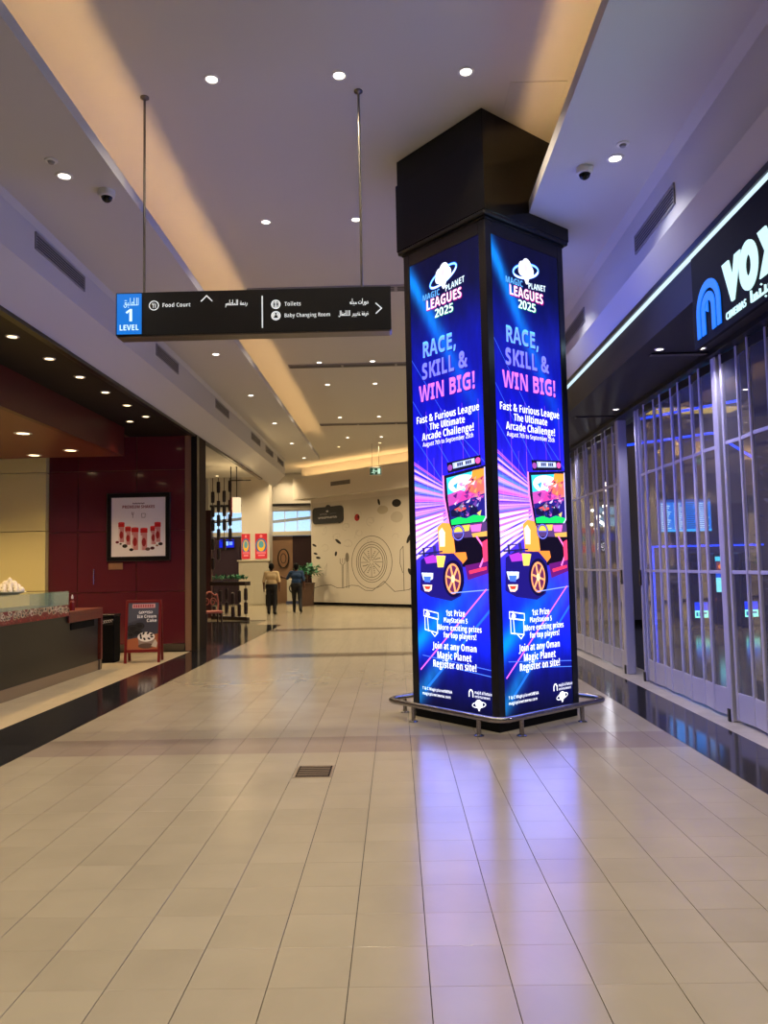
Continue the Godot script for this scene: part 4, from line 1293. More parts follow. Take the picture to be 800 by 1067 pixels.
func build_cafe() -> void:
	struct("wall_cafe", sh().span(Vector3(-9.6, 0, -24.9), Vector3(-6.02, 3.5, -25.1)), M.maroon, "dark red partition wall behind the cafe screen")
	struct("wall_cafe_upper", sh().span(Vector3(-9.6, 3.5, -24.9), Vector3(-6.1, 5.92, -25.1)), M.paint)
	# screen of threaded wooden beads
	var o := base("bead_screen", Vector3(-5.2, 0, -23.9), "low dark wooden bead screen with a planter trough beside the cafe chair", "screen", "", deg_to_rad(-38.0))
	obj("foot_rail", sh().cbox(Vector3(0, 0.05, 0), Vector3(1.7, 0.1, 0.12), 0.006), M.bead_wood, o)
	obj("planter_trough", sh().cbox(Vector3(0, 1.12, 0), Vector3(1.7, 0.12, 0.22), 0.006), M.bead_wood, o)
	var bead := sh().lathe([Vector2(0.012, -0.19), Vector2(0.055, -0.17), Vector2(0.06, 0.0), Vector2(0.055, 0.17), Vector2(0.012, 0.19)], 10).mesh()
	var r := RandomNumberGenerator.new()
	r.seed = 3
	for k in 6:
		var x := -0.75 + k * 0.3
		obj("string", sh().tube([Vector3(x, 0.1, 0), Vector3(x, 1.06, 0)], 0.011, 6), M.bead_wood, o)
		for j in 2:
			obj("bead", bead, M.bead_wood, o, Vector3(x, 0.30 + j * 0.42 + ((k % 3) - 1) * 0.07, 0))
	var foot: Node3D = o
	o = base("bead_curtain", Vector3(-5.2, 0, -23.9), "dark wooden bead strings hanging from the ceiling above the planter trough", "bead curtain", "", deg_to_rad(-38.0))
	for k in 4:
		var x := -0.8 + k * 0.28
		var low: float = [1.5, 1.8, 2.1, 2.4][k]
		obj("string", sh().tube([Vector3(x, low, 0), Vector3(x, TRAY, 0)], 0.012, 6), M.bead_wood, o)
		var y := low + 0.25
		while y < 4.3:
			obj("bead", bead, M.bead_wood, o, Vector3(x, y, 0))
			y += 0.45 + 0.16 * ((k + int(y * 3)) % 2)
	for q in [[-0.4, 3.05, 0.7], [-0.1, 2.45, 0.6]]:
		obj("cross_bar", sh().cbox(Vector3(q[0], q[1], 0), Vector3(q[2], 0.03, 0.04), 0.004), M.bead_wood, o)
	# greenery in the trough
	var fern := base("trough_plant", foot.position + Vector3(0, 1.185, 0), "row of leafy green plants in the bead screen trough", "plant", "", foot.rotation.y)
	var lm := leaf_mesh(0.2, 0.07)
	for k in 60:
		var q := obj("leaf", lm, [M.leaf, M.leaf_pale][k % 2], fern, Vector3(r.randf_range(-0.78, 0.78), r.randf_range(0.03, 0.08), r.randf_range(-0.06, 0.06)))
		q.rotation = Vector3(r.randf_range(-1.3, -0.45), r.randf() * TAU, 0)
	# pendant lantern
	var l := base("lantern", Vector3(-4.15, 3.03, -20.0), "white box lantern hanging on two dark rods above the cafe", "lamp")
	obj("shade", sh().cbox(Vector3(0, 0.2, 0), Vector3(0.19, 0.4, 0.19), 0.01), glow("lantern_light", Color(1.0, 0.9, 0.72), 1.1), l)
	for q in [[-0.15, 0.0, 1.215], [0.0, 0.4, 1.215]]:
		obj("rod", sh().tube([Vector3(q[0], q[1], 0), Vector3(q[0], q[2], 0)], 0.013, 8), M.bead_wood, l)
	obj("cross_bar", sh().cbox(Vector3(0.1, 0.85, 0), Vector3(0.55, 0.03, 0.03), 0.003), M.bead_wood, l)
	obj("side_fin", sh().cbox(Vector3(-0.15, 0.15, 0), Vector3(0.06, 0.5, 0.06), 0.004), M.maroon, l)
	var lamp := OmniLight3D.new()
	lamp.name = "lamp"
	lamp.light_color = Color(1.0, 0.86, 0.62)
	lamp.light_energy = 1.3
	lamp.light_size = 0.08
	lamp.omni_range = 30.0
	lamp.omni_attenuation = 2.0
	lamp.shadow_enabled = true
	lamp.position = Vector3(0, 0.2, 0)
	l.add_child(lamp)
	# carved chair
	var c := base("carved_chair", Vector3(-4.86, 0, -20.2), "carved rose wood chair with a scrolled open back near the bead screen", "chair", "", 0.5)
	obj("seat", sh().cbox(Vector3(0, 0.45, 0), Vector3(0.46, 0.07, 0.44), 0.012), M.chair_rose, c)
	for sx in [-1, 1]:
		for sz in [-1, 1]:
			obj("leg", sh().tube([Vector3(sx * 0.19, 0.0, sz * 0.18), Vector3(sx * 0.2, 0.22, sz * 0.19), Vector3(sx * 0.19, 0.43, sz * 0.17)], [0.018, 0.024, 0.03], 8), M.chair_wood, c)
		var post := []
		for k in 9:
			var t := k / 8.0
			post.append(Vector3(sx * (0.2 + 0.03 * sin(t * PI)), 0.46 + t * 0.44, -0.2 - t * 0.07))
		obj("back_post", sh().tube(post, 0.022, 8), M.chair_rose, c)
	var top := []
	for k in 13:
		var t := k / 12.0 * 2.0 - 1.0
		top.append(Vector3(t * 0.22, 0.92 + 0.05 * cos(t * 4.5), -0.27))
	obj("crest_rail", sh().tube(top, 0.026, 8), M.chair_rose, c)
	for sx in [-1, 1]:
		var scroll := []
		for k in 22:
			var a := k / 21.0 * 4.2 * PI / 1.6
			var rad := 0.09 - 0.003 * k
			scroll.append(Vector3(sx * (0.085 + cos(a) * rad), 0.70 + sin(a) * rad * 1.3, -0.24))
		obj("scroll", sh().tube(scroll, 0.015, 6), M.chair_rose, c)


# ---------------------------------------------------------------- far end
func build_far_end() -> void:
	# back wall with a band of windows
	var zb := -35.0
	var w := struct("wall_back", sh().span(Vector3(-9.7, -0.3, zb), Vector3(13.2, 3.05, zb - 0.3)), M.tan_wall, "tan and maroon back wall of the far hall")
	obj("upper_wall", sh().span(Vector3(-9.7, 4.22, zb), Vector3(13.2, 6.3, zb - 0.3)), M.paint, w)
	obj("ledge", sh().cbox(Vector3(-5.0, 3.14, zb + 0.06), Vector3(9.2, 0.17, 0.16), 0.006), M.booth_white, w)
	obj("pier", sh().span(Vector3(-3.75, 3.05, zb), Vector3(13.2, 4.22, zb - 0.3)), M.paint_wall, w)
	obj("maroon_panel", sh().span(Vector3(-4.72, 0.0, zb + 0.03), Vector3(-3.4, 3.05, zb)), M.maroon_deep, w)
	obj("dark_track", sh().cbox(Vector3(-6.0, 4.47, zb + 0.05), Vector3(5.6, 0.10, 0.1), 0.004), M.black_metal, w)
	for q in [[-5.65, -3.9], [-9.4, -6.9]]:
		var win := struct("window_%d" % (1 if q[0] > -6 else 2), sh().box(Vector3((q[0] + q[1]) / 2, 3.72, zb - 0.12), Vector3(q[1] - q[0], 0.98, 0.012)), M.clear_glass, "daylit window strip above the far shops")
		var fr := sh()
		for y in [3.24, 4.2]:
			fr.box(Vector3((q[0] + q[1]) / 2, y, zb - 0.1), Vector3(q[1] - q[0], 0.04, 0.08))
		for x in [q[0], lerpf(q[0], q[1], 0.33), lerpf(q[0], q[1], 0.66), q[1]]:
			fr.box(Vector3(x, 3.72, zb - 0.1), Vector3(0.03, 0.98, 0.06))
		obj("window_frame", fr, M.white_plastic, win)
		obj("sun_beam_truss", sh().box(Vector3((q[0] + q[1]) / 2, 3.82, zb - 0.6), Vector3(q[1] - q[0] + 0.6, 0.13, 0.12), Basis(Vector3.BACK, 0.09)), M.white_plastic, win).name = "outer_girder"
	obj("pier", sh().span(Vector3(-6.9, 3.05, zb), Vector3(-5.65, 4.22, zb - 0.3)), M.paint_wall, w)
	# white column with posters and the white booth before it
	struct("wall_column", sh().span(Vector3(-6.85, 0, -34.0), Vector3(-5.62, 5.92, -34.9)), M.paint_wall, "white column carrying the two red posters")
	var pt := Pic.new(256, 420, Color(0.80, 0.18, 0.26))
	pt.ellipse(128, 200, 120, 120, Color(0.25, 0.45, 0.75))
	pt.ellipse(128, 200, 84, 96, Color(0.95, 0.75, 0.2))
	pt.ellipse(128, 180, 54, 60, Color(0.35, 0.65, 0.75))
	pt.rect(30, 300, 196, 40, Color(0.90, 0.45, 0.55))
	pt.rect(60, 352, 140, 22, Color(0.93, 0.62, 0.70))
	pt.ellipse(128, 44, 30, 24, Color(0.95, 0.6, 0.6))
	var pm := picture_mat("red_poster", pt.texture(128, 210), 0.4)
	for q in [[-6.66, 0.40, "narrower red poster with a blue disc on the white column"], [-5.98, 0.56, "wider red poster with a blue disc on the white column"]]:
		var o := base("wall_poster", Vector3(q[0], 2.57, -33.995), q[2], "poster", "red posters on the column")
		obj("board", sh().cbox(Vector3(0, 0, 0.008), Vector3(q[1], 1.14, 0.016), 0.003), M.white_plastic, o)
		var s := sh()
		s.picture(Vector3(-q[1] / 2 + 0.01, 0.56, 0.0175), Vector3(q[1] / 2 - 0.01, 0.56, 0.0175), Vector3(q[1] / 2 - 0.01, -0.56, 0.0175), Vector3(-q[1] / 2 + 0.01, -0.56, 0.0175))
		obj("print", s, pm, o)
	var b := base("white_booth", Vector3(-6.2, 0, -33.6), "tall white panelled booth under the red posters", "booth")
	obj("body", sh().cbox(Vector3(0, 0.95, 0), Vector3(1.3, 1.9, 0.6), 0.01), M.booth_white, b)
	obj("top", sh().cbox(Vector3(0, 1.93, 0), Vector3(1.42, 0.06, 0.7), 0.01), M.booth_white, b)
	for q in [[-0.33, 0.62], [0.33, 0.62]]:
		obj("door_panel", sh().cbox(Vector3(q[0], 0.5, 0.305), Vector3(q[1], 0.9, 0.012), 0.004), M.booth_white, b)
	var st := base("notice_stand", Vector3(-5.38, 0, -33.0), "white notice stand with a dark base beside the booth", "stand")
	obj("panel", sh().cbox(Vector3(0, 0.95, 0), Vector3(0.42, 0.95, 0.03), 0.004), M.booth_white, st)
	obj("base_box", sh().cbox(Vector3(0, 0.23, 0), Vector3(0.46, 0.46, 0.3), 0.006), M.black_matt, st)
	var dr := base("white_drum", Vector3(-4.55, 0, -34.2), "white display with a black ring against the far wall", "display")
	obj("body", sh().cbox(Vector3(0, 0.55, 0), Vector3(0.62, 1.1, 0.4), 0.02), M.booth_white, dr)
	obj("ring", sh().tube(circle(Vector3(0, 0.68, 0.205), 0.2, 24), 0.025, 6, true), M.black_metal, dr)
	obj("base_band", sh().cbox(Vector3(0, 0.06, 0), Vector3(0.7, 0.12, 0.46), 0.004), mat("blue_grey", Color(0.25, 0.28, 0.42), 0.5), dr)
	var cl := base("oval_sign", Vector3(-5.14, 2.02, zb + 0.04), "oval black-rimmed sign on the tan wall", "sign")
	obj("rim", sh().tube(circle(Vector3.ZERO, 0.24, 28, 0.42), 0.03, 6, true), M.black_metal, cl)
	obj("disc", sh().prism(disc(0.23, 0.41, 28), -0.01, 0.01), M.pilaster_tan, cl)
	obj("emblem", sh().tube(circle(Vector3(0, 0, 0.012), 0.12, 18, 0.22), 0.018, 6, true), M.black_metal, cl)
	# dark purple shop with a screen
	struct("wall_purple", sh().span(Vector3(-9.55, 0, -34.2), Vector3(-6.95, 2.95, -34.9)), M.purple_wall, "dark purple shop front at the far wall")
	var tv := base("wall_screen", Vector3(-7.55, 2.72, -34.17), "small blue screen in the purple shop front", "screen")
	obj("case", sh().cbox(Vector3(0, 0, 0), Vector3(0.72, 0.42, 0.05), 0.006), M.black_metal, tv)
	var tp := Pic.new(128, 72, Color(0.05, 0.12, 0.75))
	tp.rect(60, 14, 16, 40, Color(0.6, 0.8, 1.0))
	tp.rect(84, 20, 30, 30, Color(0.45, 0.6, 1.0))
	var ts := sh()
	ts.picture(Vector3(-0.33, 0.18, 0.027), Vector3(0.33, 0.18, 0.027), Vector3(0.33, -0.18, 0.027), Vector3(-0.33, -0.18, 0.027))
	obj("screen", ts, picture_mat("tv_picture", tp.texture(128, 72), 0.3, 1.4), tv)
	# planter with a bushy plant
	var pl := base("planter", Vector3(-3.72, 0, -31.9), "square brown planter beside the mural wall", "planter")
	obj("tub", sh().prism(PackedVector2Array([Vector2(-0.24, 0), Vector2(0.24, 0), Vector2(0.28, 0.9), Vector2(-0.28, 0.9)]), -0.26, 0.26), M.planter_brown, pl)
	obj("rim", sh().cbox(Vector3(0, 0.92, 0), Vector3(0.62, 0.05, 0.58), 0.006), M.planter_brown, pl)
	var bush := base("potted_bush", Vector3(-3.72, 0.95, -31.9), "bushy blue-green leafy plant in the brown planter", "plant")
	obj("stem", sh().tube([Vector3(0, 0, 0), Vector3(0.02, 0.2, 0), Vector3(-0.02, 0.45, 0.02)], [0.03, 0.022, 0.012], 8), M.planter_brown, bush)
	var r := RandomNumberGenerator.new()
	r.seed = 8
	var lm := leaf_mesh(0.26, 0.12)
	for k in 130:
		var d := Vector3(r.randf_range(-1, 1), r.randf_range(-0.4, 1), r.randf_range(-1, 1)).normalized() * r.randf_range(0.15, 0.42)
		var q := obj("leaf", lm, [M.leaf, M.leaf_pale][k % 2], bush, Vector3(d.x * 1.25, 0.42 + d.y * 0.8, d.z))
		q.rotation = Vector3(r.randf_range(-0.8, 0.5), atan2(d.x, d.z) + r.randf_range(-0.5, 0.5), r.randf_range(-0.4, 0.4))
	build_mural()
	# exit sign on two rods
	var ex := base("exit_sign", Vector3(-0.67, 4.78, -27.0), "green running-man exit sign hanging on rods", "sign")
	var ep := Pic.new(256, 160, Color(0.02, 0.22, 0.12))
	var ew := Color(0.85, 1.0, 0.9)
	ep.ellipse(88, 40, 13, 13, ew)
	ep.path(ep.pts([96, 60, 82, 96, 104, 112, 96, 138]), 15, ew)
	ep.path(ep.pts([84, 94, 64, 112, 40, 110]), 13, ew)
	ep.path(ep.pts([60, 82, 74, 60, 98, 62, 118, 82]), 10, ew)
	ep.rect(176, 24, 60, 112, ew)
	ep.line(Vector2(132, 80), Vector2(170, 80), 14, ew)
	ep.shape([120, 80, 144, 60, 144, 100], ew)
	obj("housing", sh().cbox(Vector3(0, 0.14, 0), Vector3(0.42, 0.29, 0.06), 0.006), M.white_plastic, ex)
	var es := sh()
	es.picture(Vector3(-0.2, 0.275, 0.032), Vector3(0.2, 0.275, 0.032), Vector3(0.2, 0.01, 0.032), Vector3(-0.2, 0.01, 0.032))
	obj("sign_face", es, picture_mat("exit_print", ep.texture(256, 160), 0.4, 0.9), ex)
	for x in [-0.12, 0.12]:
		obj("rod", sh().tube([Vector3(x, 0.285, 0), Vector3(x, TRAY - 4.78, 0)], 0.008, 6), M.dull_steel, ex)


func circle(c: Vector3, rx: float, seg: int, ry := -1.0) -> Array:
	var out := []
	for k in seg:
		var a := TAU * k / seg
		out.append(c + Vector3(cos(a) * rx, sin(a) * (ry if ry > 0 else rx), 0))
	return out


func disc(rx: float, ry: float, seg: int) -> PackedVector2Array:
	var out := PackedVector2Array()
	for k in seg:
		out.append(Vector2(cos(TAU * k / seg) * rx, sin(TAU * k / seg) * ry))
	return out


func build_mural() -> void:
	# an angled hoarding: local x runs along it, local +z faces the corridor
	var A := Vector3(-3.62, 0, -32.8)
	var turn := -atan2(0.68, 0.733)
	var L := 8.5
	var w := struct("wall_mural", sh().span(Vector3(0, 0.12, -0.25), Vector3(L, 4.5, 0)), M.paint_wall, "pale hoarding wall with a line drawing of a plate and cutlery")
	w.position = A
	w.rotation.y = turn
	obj("skirting", sh().span(Vector3(0.02, 0, -0.22), Vector3(L, 0.125, -0.02)), M.black_matt, w)
	obj("header", sh().span(Vector3(-0.7, 4.5, -0.3), Vector3(L, 5.38, 0.4)), M.paint_wall, w)
	obj("header_lip", sh().span(Vector3(-0.7, 5.38, 0.34), Vector3(L, 5.46, 0.4)), M.paint, w)
	obj("cove_wall", sh().span(Vector3(-0.7, 5.38, -0.3), Vector3(L, 5.92, -0.1)), M.paint, w)
	# the drawing, printed on one large sheet
	var W := 1200
	var H := 1160
	var p := Pic.new(W, H, Color(0.76, 0.73, 0.68))
	var ink := Color(0.30, 0.28, 0.26)
	var pale := Color(0.62, 0.59, 0.55)
	for k in 26:
		var q := Vector2(150 + (k * 137) % 950, 130 + (k * 89) % 420)
		p.ring(q.x, q.y, 24 + k % 4 * 8, 18 + k % 3 * 10, 3, pale, k * 0.7, 0.0, 3.0 + k % 3)
	p.set_remap(0.0, 78.0, 1.0001)
	for rr in [[225, 290], [170, 222], [150, 196], [128, 168]]:
		p.ring(715, 640, rr[0], rr[1], 6, ink)
	for k in 8:
		var a := TAU * k / 8.0
		p.line(Vector2(715 + cos(a) * 18, 640 + sin(a) * 24), Vector2(715 + cos(a) * 120, 640 + sin(a) * 156), 5, ink)
		for j in 4:
			p.ellipse(715 + cos(a + 0.3 + 0.05 * j) * (50 + j * 16), 640 + sin(a + 0.3 + 0.05 * j) * (60 + j * 22), 8, 5, ink)
	p.path(p.pts([20, 930, 120, 900, 230, 890, 310, 925, 380, 925, 480, 895, 560, 900, 640, 950, 720, 955, 790, 900, 850, 850, 900, 900, 960, 960, 1040, 950, 1110, 940, 1190, 880]), 6, ink)
	p.path(p.pts([372, 925, 372, 660, 350, 640, 350, 590]), 6, ink)
	p.path(p.pts([386, 925, 386, 660, 406, 640, 406, 590]), 6, ink)
	p.line(Vector2(378, 590), Vector2(378, 640), 5, ink)
	p.path(p.pts([424, 925, 428, 640]), 6, ink)
	p.path(p.pts([450, 925, 444, 640]), 6, ink)
	p.ellipse(436, 580, 22, 56, Color(0.45, 0.42, 0.38))
	p.path(p.pts([1060, 950, 1060, 480, 1030, 520, 1024, 660, 1050, 760]), 6, ink)
	p.set_remap(0.0, 0.0, 1.0)
	for q in [[30, 500, 30, 13, 0.5], [44, 600, 26, 12, 0.3], [78, 650, 30, 14, 0.2], [330, 470, 44, 15, 0.7], [300, 610, 14, 28, 0.2], [348, 240, 24, 18, 0.3], [1000, 90, 48, 42, 0.2], [1120, 480, 16, 52, 0.4], [1125, 830, 18, 40, -0.4], [810, 60, 12, 36, -0.2]]:
		p.ellipse(q[0], q[1], q[2], q[3], Color(0.10, 0.08, 0.08), q[4])
	p.ellipse(560, 210, 30, 40, Color(0.62, 0.10, 0.10))
	p.ellipse(575, 205, 10, 22, Color(0.3, 0.06, 0.06))
	p.ellipse(850, 150, 60, 46, Color(0.66, 0.62, 0.54))
	p.ellipse(1000, 240, 66, 60, Color(0.69, 0.655, 0.6))
	p.path(p.pts([160, 780, 190, 720, 170, 860]), 5, pale)
	var s := sh()
	s.picture(Vector3(0.05, 4.3, 0.004), Vector3(6.0, 4.3, 0.004), Vector3(6.0, 0.16, 0.004), Vector3(0.05, 0.16, 0.004))
	obj("drawing", s, picture_mat("mural_print", p.texture(1200, 1160), 0.8), w)
	# dark name board
	var n := base("name_board", A + Basis(Vector3.UP, turn) * Vector3(1.1, 3.75, 0.0), "dark rounded name board on the mural wall", "sign", "", turn)
	var outline := PackedVector2Array()
	for k in 4:
		var c: Vector2 = [Vector2(0.78, 0.19), Vector2(-0.78, 0.19), Vector2(-0.78, -0.19), Vector2(0.78, -0.19)][k]
		for j in 5:
			var a := PI / 2 * (k + j / 4.0)
			outline.append(c + Vector2(cos(a), sin(a)) * 0.16)
	obj("board", sh().prism(outline, 0.006, 0.05), mat("slate", Color(0.15, 0.155, 0.165), 0.5), n)
	obj("crest", sh().prism(disc(0.14, 0.1, 16), 0.006, 0.04), M.slate, n, Vector3(0.02, 0.33, 0))
	var np := Pic.new(512, 224, Color(0.15, 0.155, 0.165))
	for k in 7:
		np.ring(110 + k * 22, 92, 9, 10, 5, Color(0.5, 0.5, 0.5), k * 1.1, 0.0, 4.6)
		np.ring(320 + k * 18, 92, 7, 9, 4, Color(0.36, 0.38, 0.40), k * 0.7, 0.0, 4.2)
	for k in 15:
		np.ring(76 + k * 26, 150, 10, 13, 6, Color(0.72, 0.72, 0.72), k * 1.3, 0.0, 4.8)
	np.ellipse(256, 50, 26, 14, Color(0.7, 0.7, 0.7))
	var ns := sh()
	ns.picture(Vector3(-0.76, 0.29, 0.052), Vector3(0.76, 0.29, 0.052), Vector3(0.76, -0.29, 0.052), Vector3(-0.76, -0.29, 0.052))
	obj("print", ns, picture_mat("name_print", np.texture(512, 224), 0.5), n)
	var g := base("header_grille", A + Basis(Vector3.UP, turn) * Vector3(2.3, 4.98, 0.402), "dark air grille in the header above the mural", "air grille", "", turn)
	obj("backing", sh().box(Vector3(0, 0, 0.004), Vector3(1.15, 0.17, 0.008)), M.vent_dark, g)
	for k in 4:
		obj("slat", sh().box(Vector3(0, -0.06 + k * 0.04, 0.012), Vector3(1.15, 0.012, 0.012)), M.grille, g)
	# warm strip in the header cove
	tag(obj("strip_light", sh().span(Vector3(-0.6, 5.385, 0.30), Vector3(L - 2.0, 5.40, 0.32)), M.strip_warm), "warm light strip in the cove above the mural wall", "light strip", "mural cove light")
	var so: Node3D = get_child(get_child_count() - 1)
	so.position = A
	so.rotation.y = turn
	area("mural_lamp", A + Basis(Vector3.UP, turn) * Vector3(L / 2 - 1.3, 5.405, 0.2), Vector3(0, 1, 0) , Vector2(7.0, 0.03), WARM_LIGHT, 4.5, Basis(Vector3.UP, turn) * Vector3.FORWARD)


# ---------------------------------------------------------------- cinema front: light line, sign, soffit fittings
func build_cinema_front() -> void:
	var led := base("light_line", Vector3(2.383, 3.93, -9.4), "long cold white light line along the cinema fascia", "light line")
	obj("diffuser", sh().cbox(Vector3(0, 0, 0), Vector3(0.03, 0.036, 34.8), 0.004), M.led_white, led)
	area("line_lamp", Vector3(-0.03, 0, 0), Vector3(-1, -0.15, 0), Vector2(34.0, 0.034), Color(0.75, 0.9, 1.0), 2.4, Vector3.UP, led)
	# illuminated name on a dark panel; local x runs towards the camera, local z towards the corridor
	var b := base("cinema_sign", Vector3(2.35, 0, 0), "dark cinema sign panel with glowing white VOX letters and blue arch", "sign", "", -PI / 2.0)
	obj("panel", sh().cbox(Vector3(-4.35, 3.525, -0.018), Vector3(3.1, 0.73, 0.03), 0.004), M.black_matt, b)
	# blue arch emblem: three nested legs
	var arch := func(cx: float, r0: float, r1: float, y0: float, yc: float) -> PackedVector2Array:
		var p := PackedVector2Array()
		p.append(Vector2(cx - r1, y0))
		for k in 17:
			var a := PI - PI * k / 16.0
			p.append(Vector2(cx + cos(a) * r1, yc + sin(a) * r1))
		p.append(Vector2(cx + r1, y0))
		p.append(Vector2(cx + r0, y0))
		for k in 17:
			var a := PI * k / 16.0
			p.append(Vector2(cx + cos(a) * r0, yc + sin(a) * r0))
		p.append(Vector2(cx - r0, y0))
		return p
	obj("arch_mark", sh().prism(arch.call(-5.60, 0.148, 0.212, 3.22, 3.40), 0.0, 0.008), M.sign_blue, b)
	obj("arch_mark", sh().prism(arch.call(-5.60, 0.058, 0.122, 3.22, 3.40), 0.0, 0.008), M.sign_blue, b)
	obj("arch_mark", sh().prism(PackedVector2Array([Vector2(-5.658, 3.40), Vector2(-5.60, 3.455), Vector2(-5.60, 3.37)]), 0.0, 0.008), M.sign_blue, b)
	obj("letter", sh().prism(PackedVector2Array([Vector2(-5.33, 3.61), Vector2(-5.225, 3.61), Vector2(-5.175, 3.47), Vector2(-5.13, 3.61), Vector2(-5.045, 3.61), Vector2(-5.165, 3.31), Vector2(-5.205, 3.31)]), 0.0, 0.01), M.sign_white, b)
	var o_ring := sh()
	var n := 28
	for k in n:
		var a := TAU * k / n
		var c := TAU * (k + 1) / n
		var po := [Vector2(cos(a), sin(a)), Vector2(cos(c), sin(c))]
		o_ring.prism(PackedVector2Array([Vector2(-4.94 + po[0].x * 0.13, 3.46 + po[0].y * 0.165), Vector2(-4.94 + po[1].x * 0.13, 3.46 + po[1].y * 0.165), Vector2(-4.94 + po[1].x * 0.042, 3.46 + po[1].y * 0.072), Vector2(-4.94 + po[0].x * 0.042, 3.46 + po[0].y * 0.072)]), 0.0, 0.01)
	obj("letter", o_ring, M.sign_white, b)
	var xp := PackedVector2Array()
	for q in [[0.0, 0.3], [0.11, 0.3], [0.15, 0.225], [0.19, 0.3], [0.30, 0.3], [0.215, 0.15], [0.30, 0.0], [0.19, 0.0], [0.15, 0.08], [0.11, 0.0], [0.0, 0.0], [0.085, 0.15]]:
		xp.append(Vector2(-4.795 + q[0], 3.31 + q[1]))
	obj("letter", sh().prism(xp, 0.0, 0.01), M.sign_white, b)
	var t := TextMesh.new()
	t.font = Pic.font_bold
	t.text = "CINEMAS"
	t.font_size = 32
	t.pixel_size = 0.0022
	t.depth = 0.006
	t.horizontal_alignment = HORIZONTAL_ALIGNMENT_LEFT
	obj("small_lettering", t, M.sign_white, b, Vector3(-5.31, 3.232, 0.005))
	var ar := sh()
	for s in [[0.0, 0.0, -0.06, 0.0, -0.06, 0.035], [-0.06, 0.0, -0.10, 0.0, -0.10, 0.035], [-0.10, 0.0, -0.15, 0.0, -0.15, 0.045], [-0.15, 0.0, -0.22, 0.0, -0.22, 0.045], [-0.22, 0.0, -0.26, 0.0, -0.265, 0.035, -0.30, 0.035, -0.30, 0.0, -0.26, 0.0], [-0.30, 0.0, -0.34, 0.0, -0.34, 0.075]]:
		var pts := []
		for k in range(0, s.size(), 2):
			pts.append(Vector3(-4.585 + s[k], 3.207 + s[k + 1], 0.004))
		ar.tube(pts, 0.0085, 6)
	for q in [[-0.08, -0.025], [-0.2, 0.066], [-0.15, -0.028]]:
		ar.lathe([Vector2(0, -0.009), Vector2(0.009, 0.0), Vector2(0, 0.009)], 8, Vector3(-4.585 + q[0], 3.207 + q[1], 0.004))
	obj("arabic_lettering", ar, M.sign_white, b)
	area("sign_lamp", Vector3(-4.95, 3.46, 0.05), Vector3(0, 0, 1), Vector2(0.8, 0.3), Color(0.7, 0.92, 1.0), 0.9, Vector3.UP, b)
	# fittings in the dark soffit
	var first: Node3D = null
	for z in [-4.1, -7.32, -10.2, -13.4]:
		for x in [2.58, 2.98]:
			if z < -10.0 and x < 2.8:
				continue
			if first == null:
				first = base("canopy_downlight", Vector3(x, 3.58, z), "small downlight in the dark soffit before the cinema gate", "downlight", "cinema soffit downlights")
				downlight_parts(first, 0.04, M.lens_white)
				spot(first, Vector3(0, -0.03, 0), Color(0.86, 0.84, 1.0), 1.5, 56.0)
			else:
				copy(first, "canopy_downlight", Vector3(x, 3.58, z))
	for q in [[-7.5, "beside the blue arch emblem"], [-10.7, "over the locking gate post"]]:
		var z: float = q[0]
		var o := base("soffit_slot", Vector3(2.84, 3.58, z), "thin black slot across the cinema soffit " + q[1], "slot diffuser", "cinema soffit slots")
		obj("frame", sh().cbox(Vector3(0, -0.006, 0), Vector3(0.58, 0.014, 0.085), 0.002), M.black_metal, o)
		obj("slot", sh().box(Vector3(0, -0.014, 0), Vector3(0.54, 0.004, 0.05)), M.vent_dark, o)


# ---------------------------------------------------------------- folding gate of clear panes
func gate_section(z_from: float, z_to: float, label: String, flip := false) -> void:
	var x0 := 3.2
	var o := base("folding_gate", Vector3(x0, 0, z_from), label, "gate", "folding cinema gate sections")
	var count := roundi(absf(z_to - z_from) / 0.285)
	var step := (z_to - z_from) / count
	var top := 3.525
	for k in count:
		var sg := 1.0 if (k % 2 == 0) != flip else -1.0
		var a := Vector3(-0.013 * sg, 0, step * k)
		var c := Vector3(0.013 * sg, 0, step * (k + 1))
		var d := (c - a)
		var bs := Basis(Vector3.UP, atan2(-d.z, d.x))
		var mid := (a + c) * 0.5
		var wd := d.length()
		obj("stile", sh().cbox(a + Vector3(0, top / 2 + 0.02, 0), Vector3(0.034, top - 0.02, 0.034), 0.008), M.aluminium, o)
		obj("kick_plate", sh().cbox(mid + Vector3(0, 0.16, 0), Vector3(wd - 0.03, 0.26, 0.014), 0.003, bs), M.aluminium, o)
		obj("top_plate", sh().cbox(mid + Vector3(0, top - 0.05, 0), Vector3(wd - 0.03, 0.09, 0.014), 0.003, bs), M.black_metal, o)
		for y in [1.42, 2.66]:
			obj("rail", sh().cbox(mid + Vector3(0, y, 0), Vector3(wd - 0.03, 0.035, 0.014), 0.003, bs), M.aluminium, o)
		for q in [[0.29, 1.40], [1.44, 2.64], [2.68, top - 0.10]]:
			obj("pane", sh().box(mid + Vector3(0, (q[0] + q[1]) / 2, 0), Vector3(wd - 0.034, q[1] - q[0], 0.003), bs), M.gate_pane, o)
	var last_sg := 1.0 if (count % 2 == 0) != flip else -1.0
	obj("stile", sh().cbox(Vector3(-0.013 * last_sg, top / 2 + 0.02, step * count), Vector3(0.034, top - 0.02, 0.034), 0.008), M.aluminium, o)


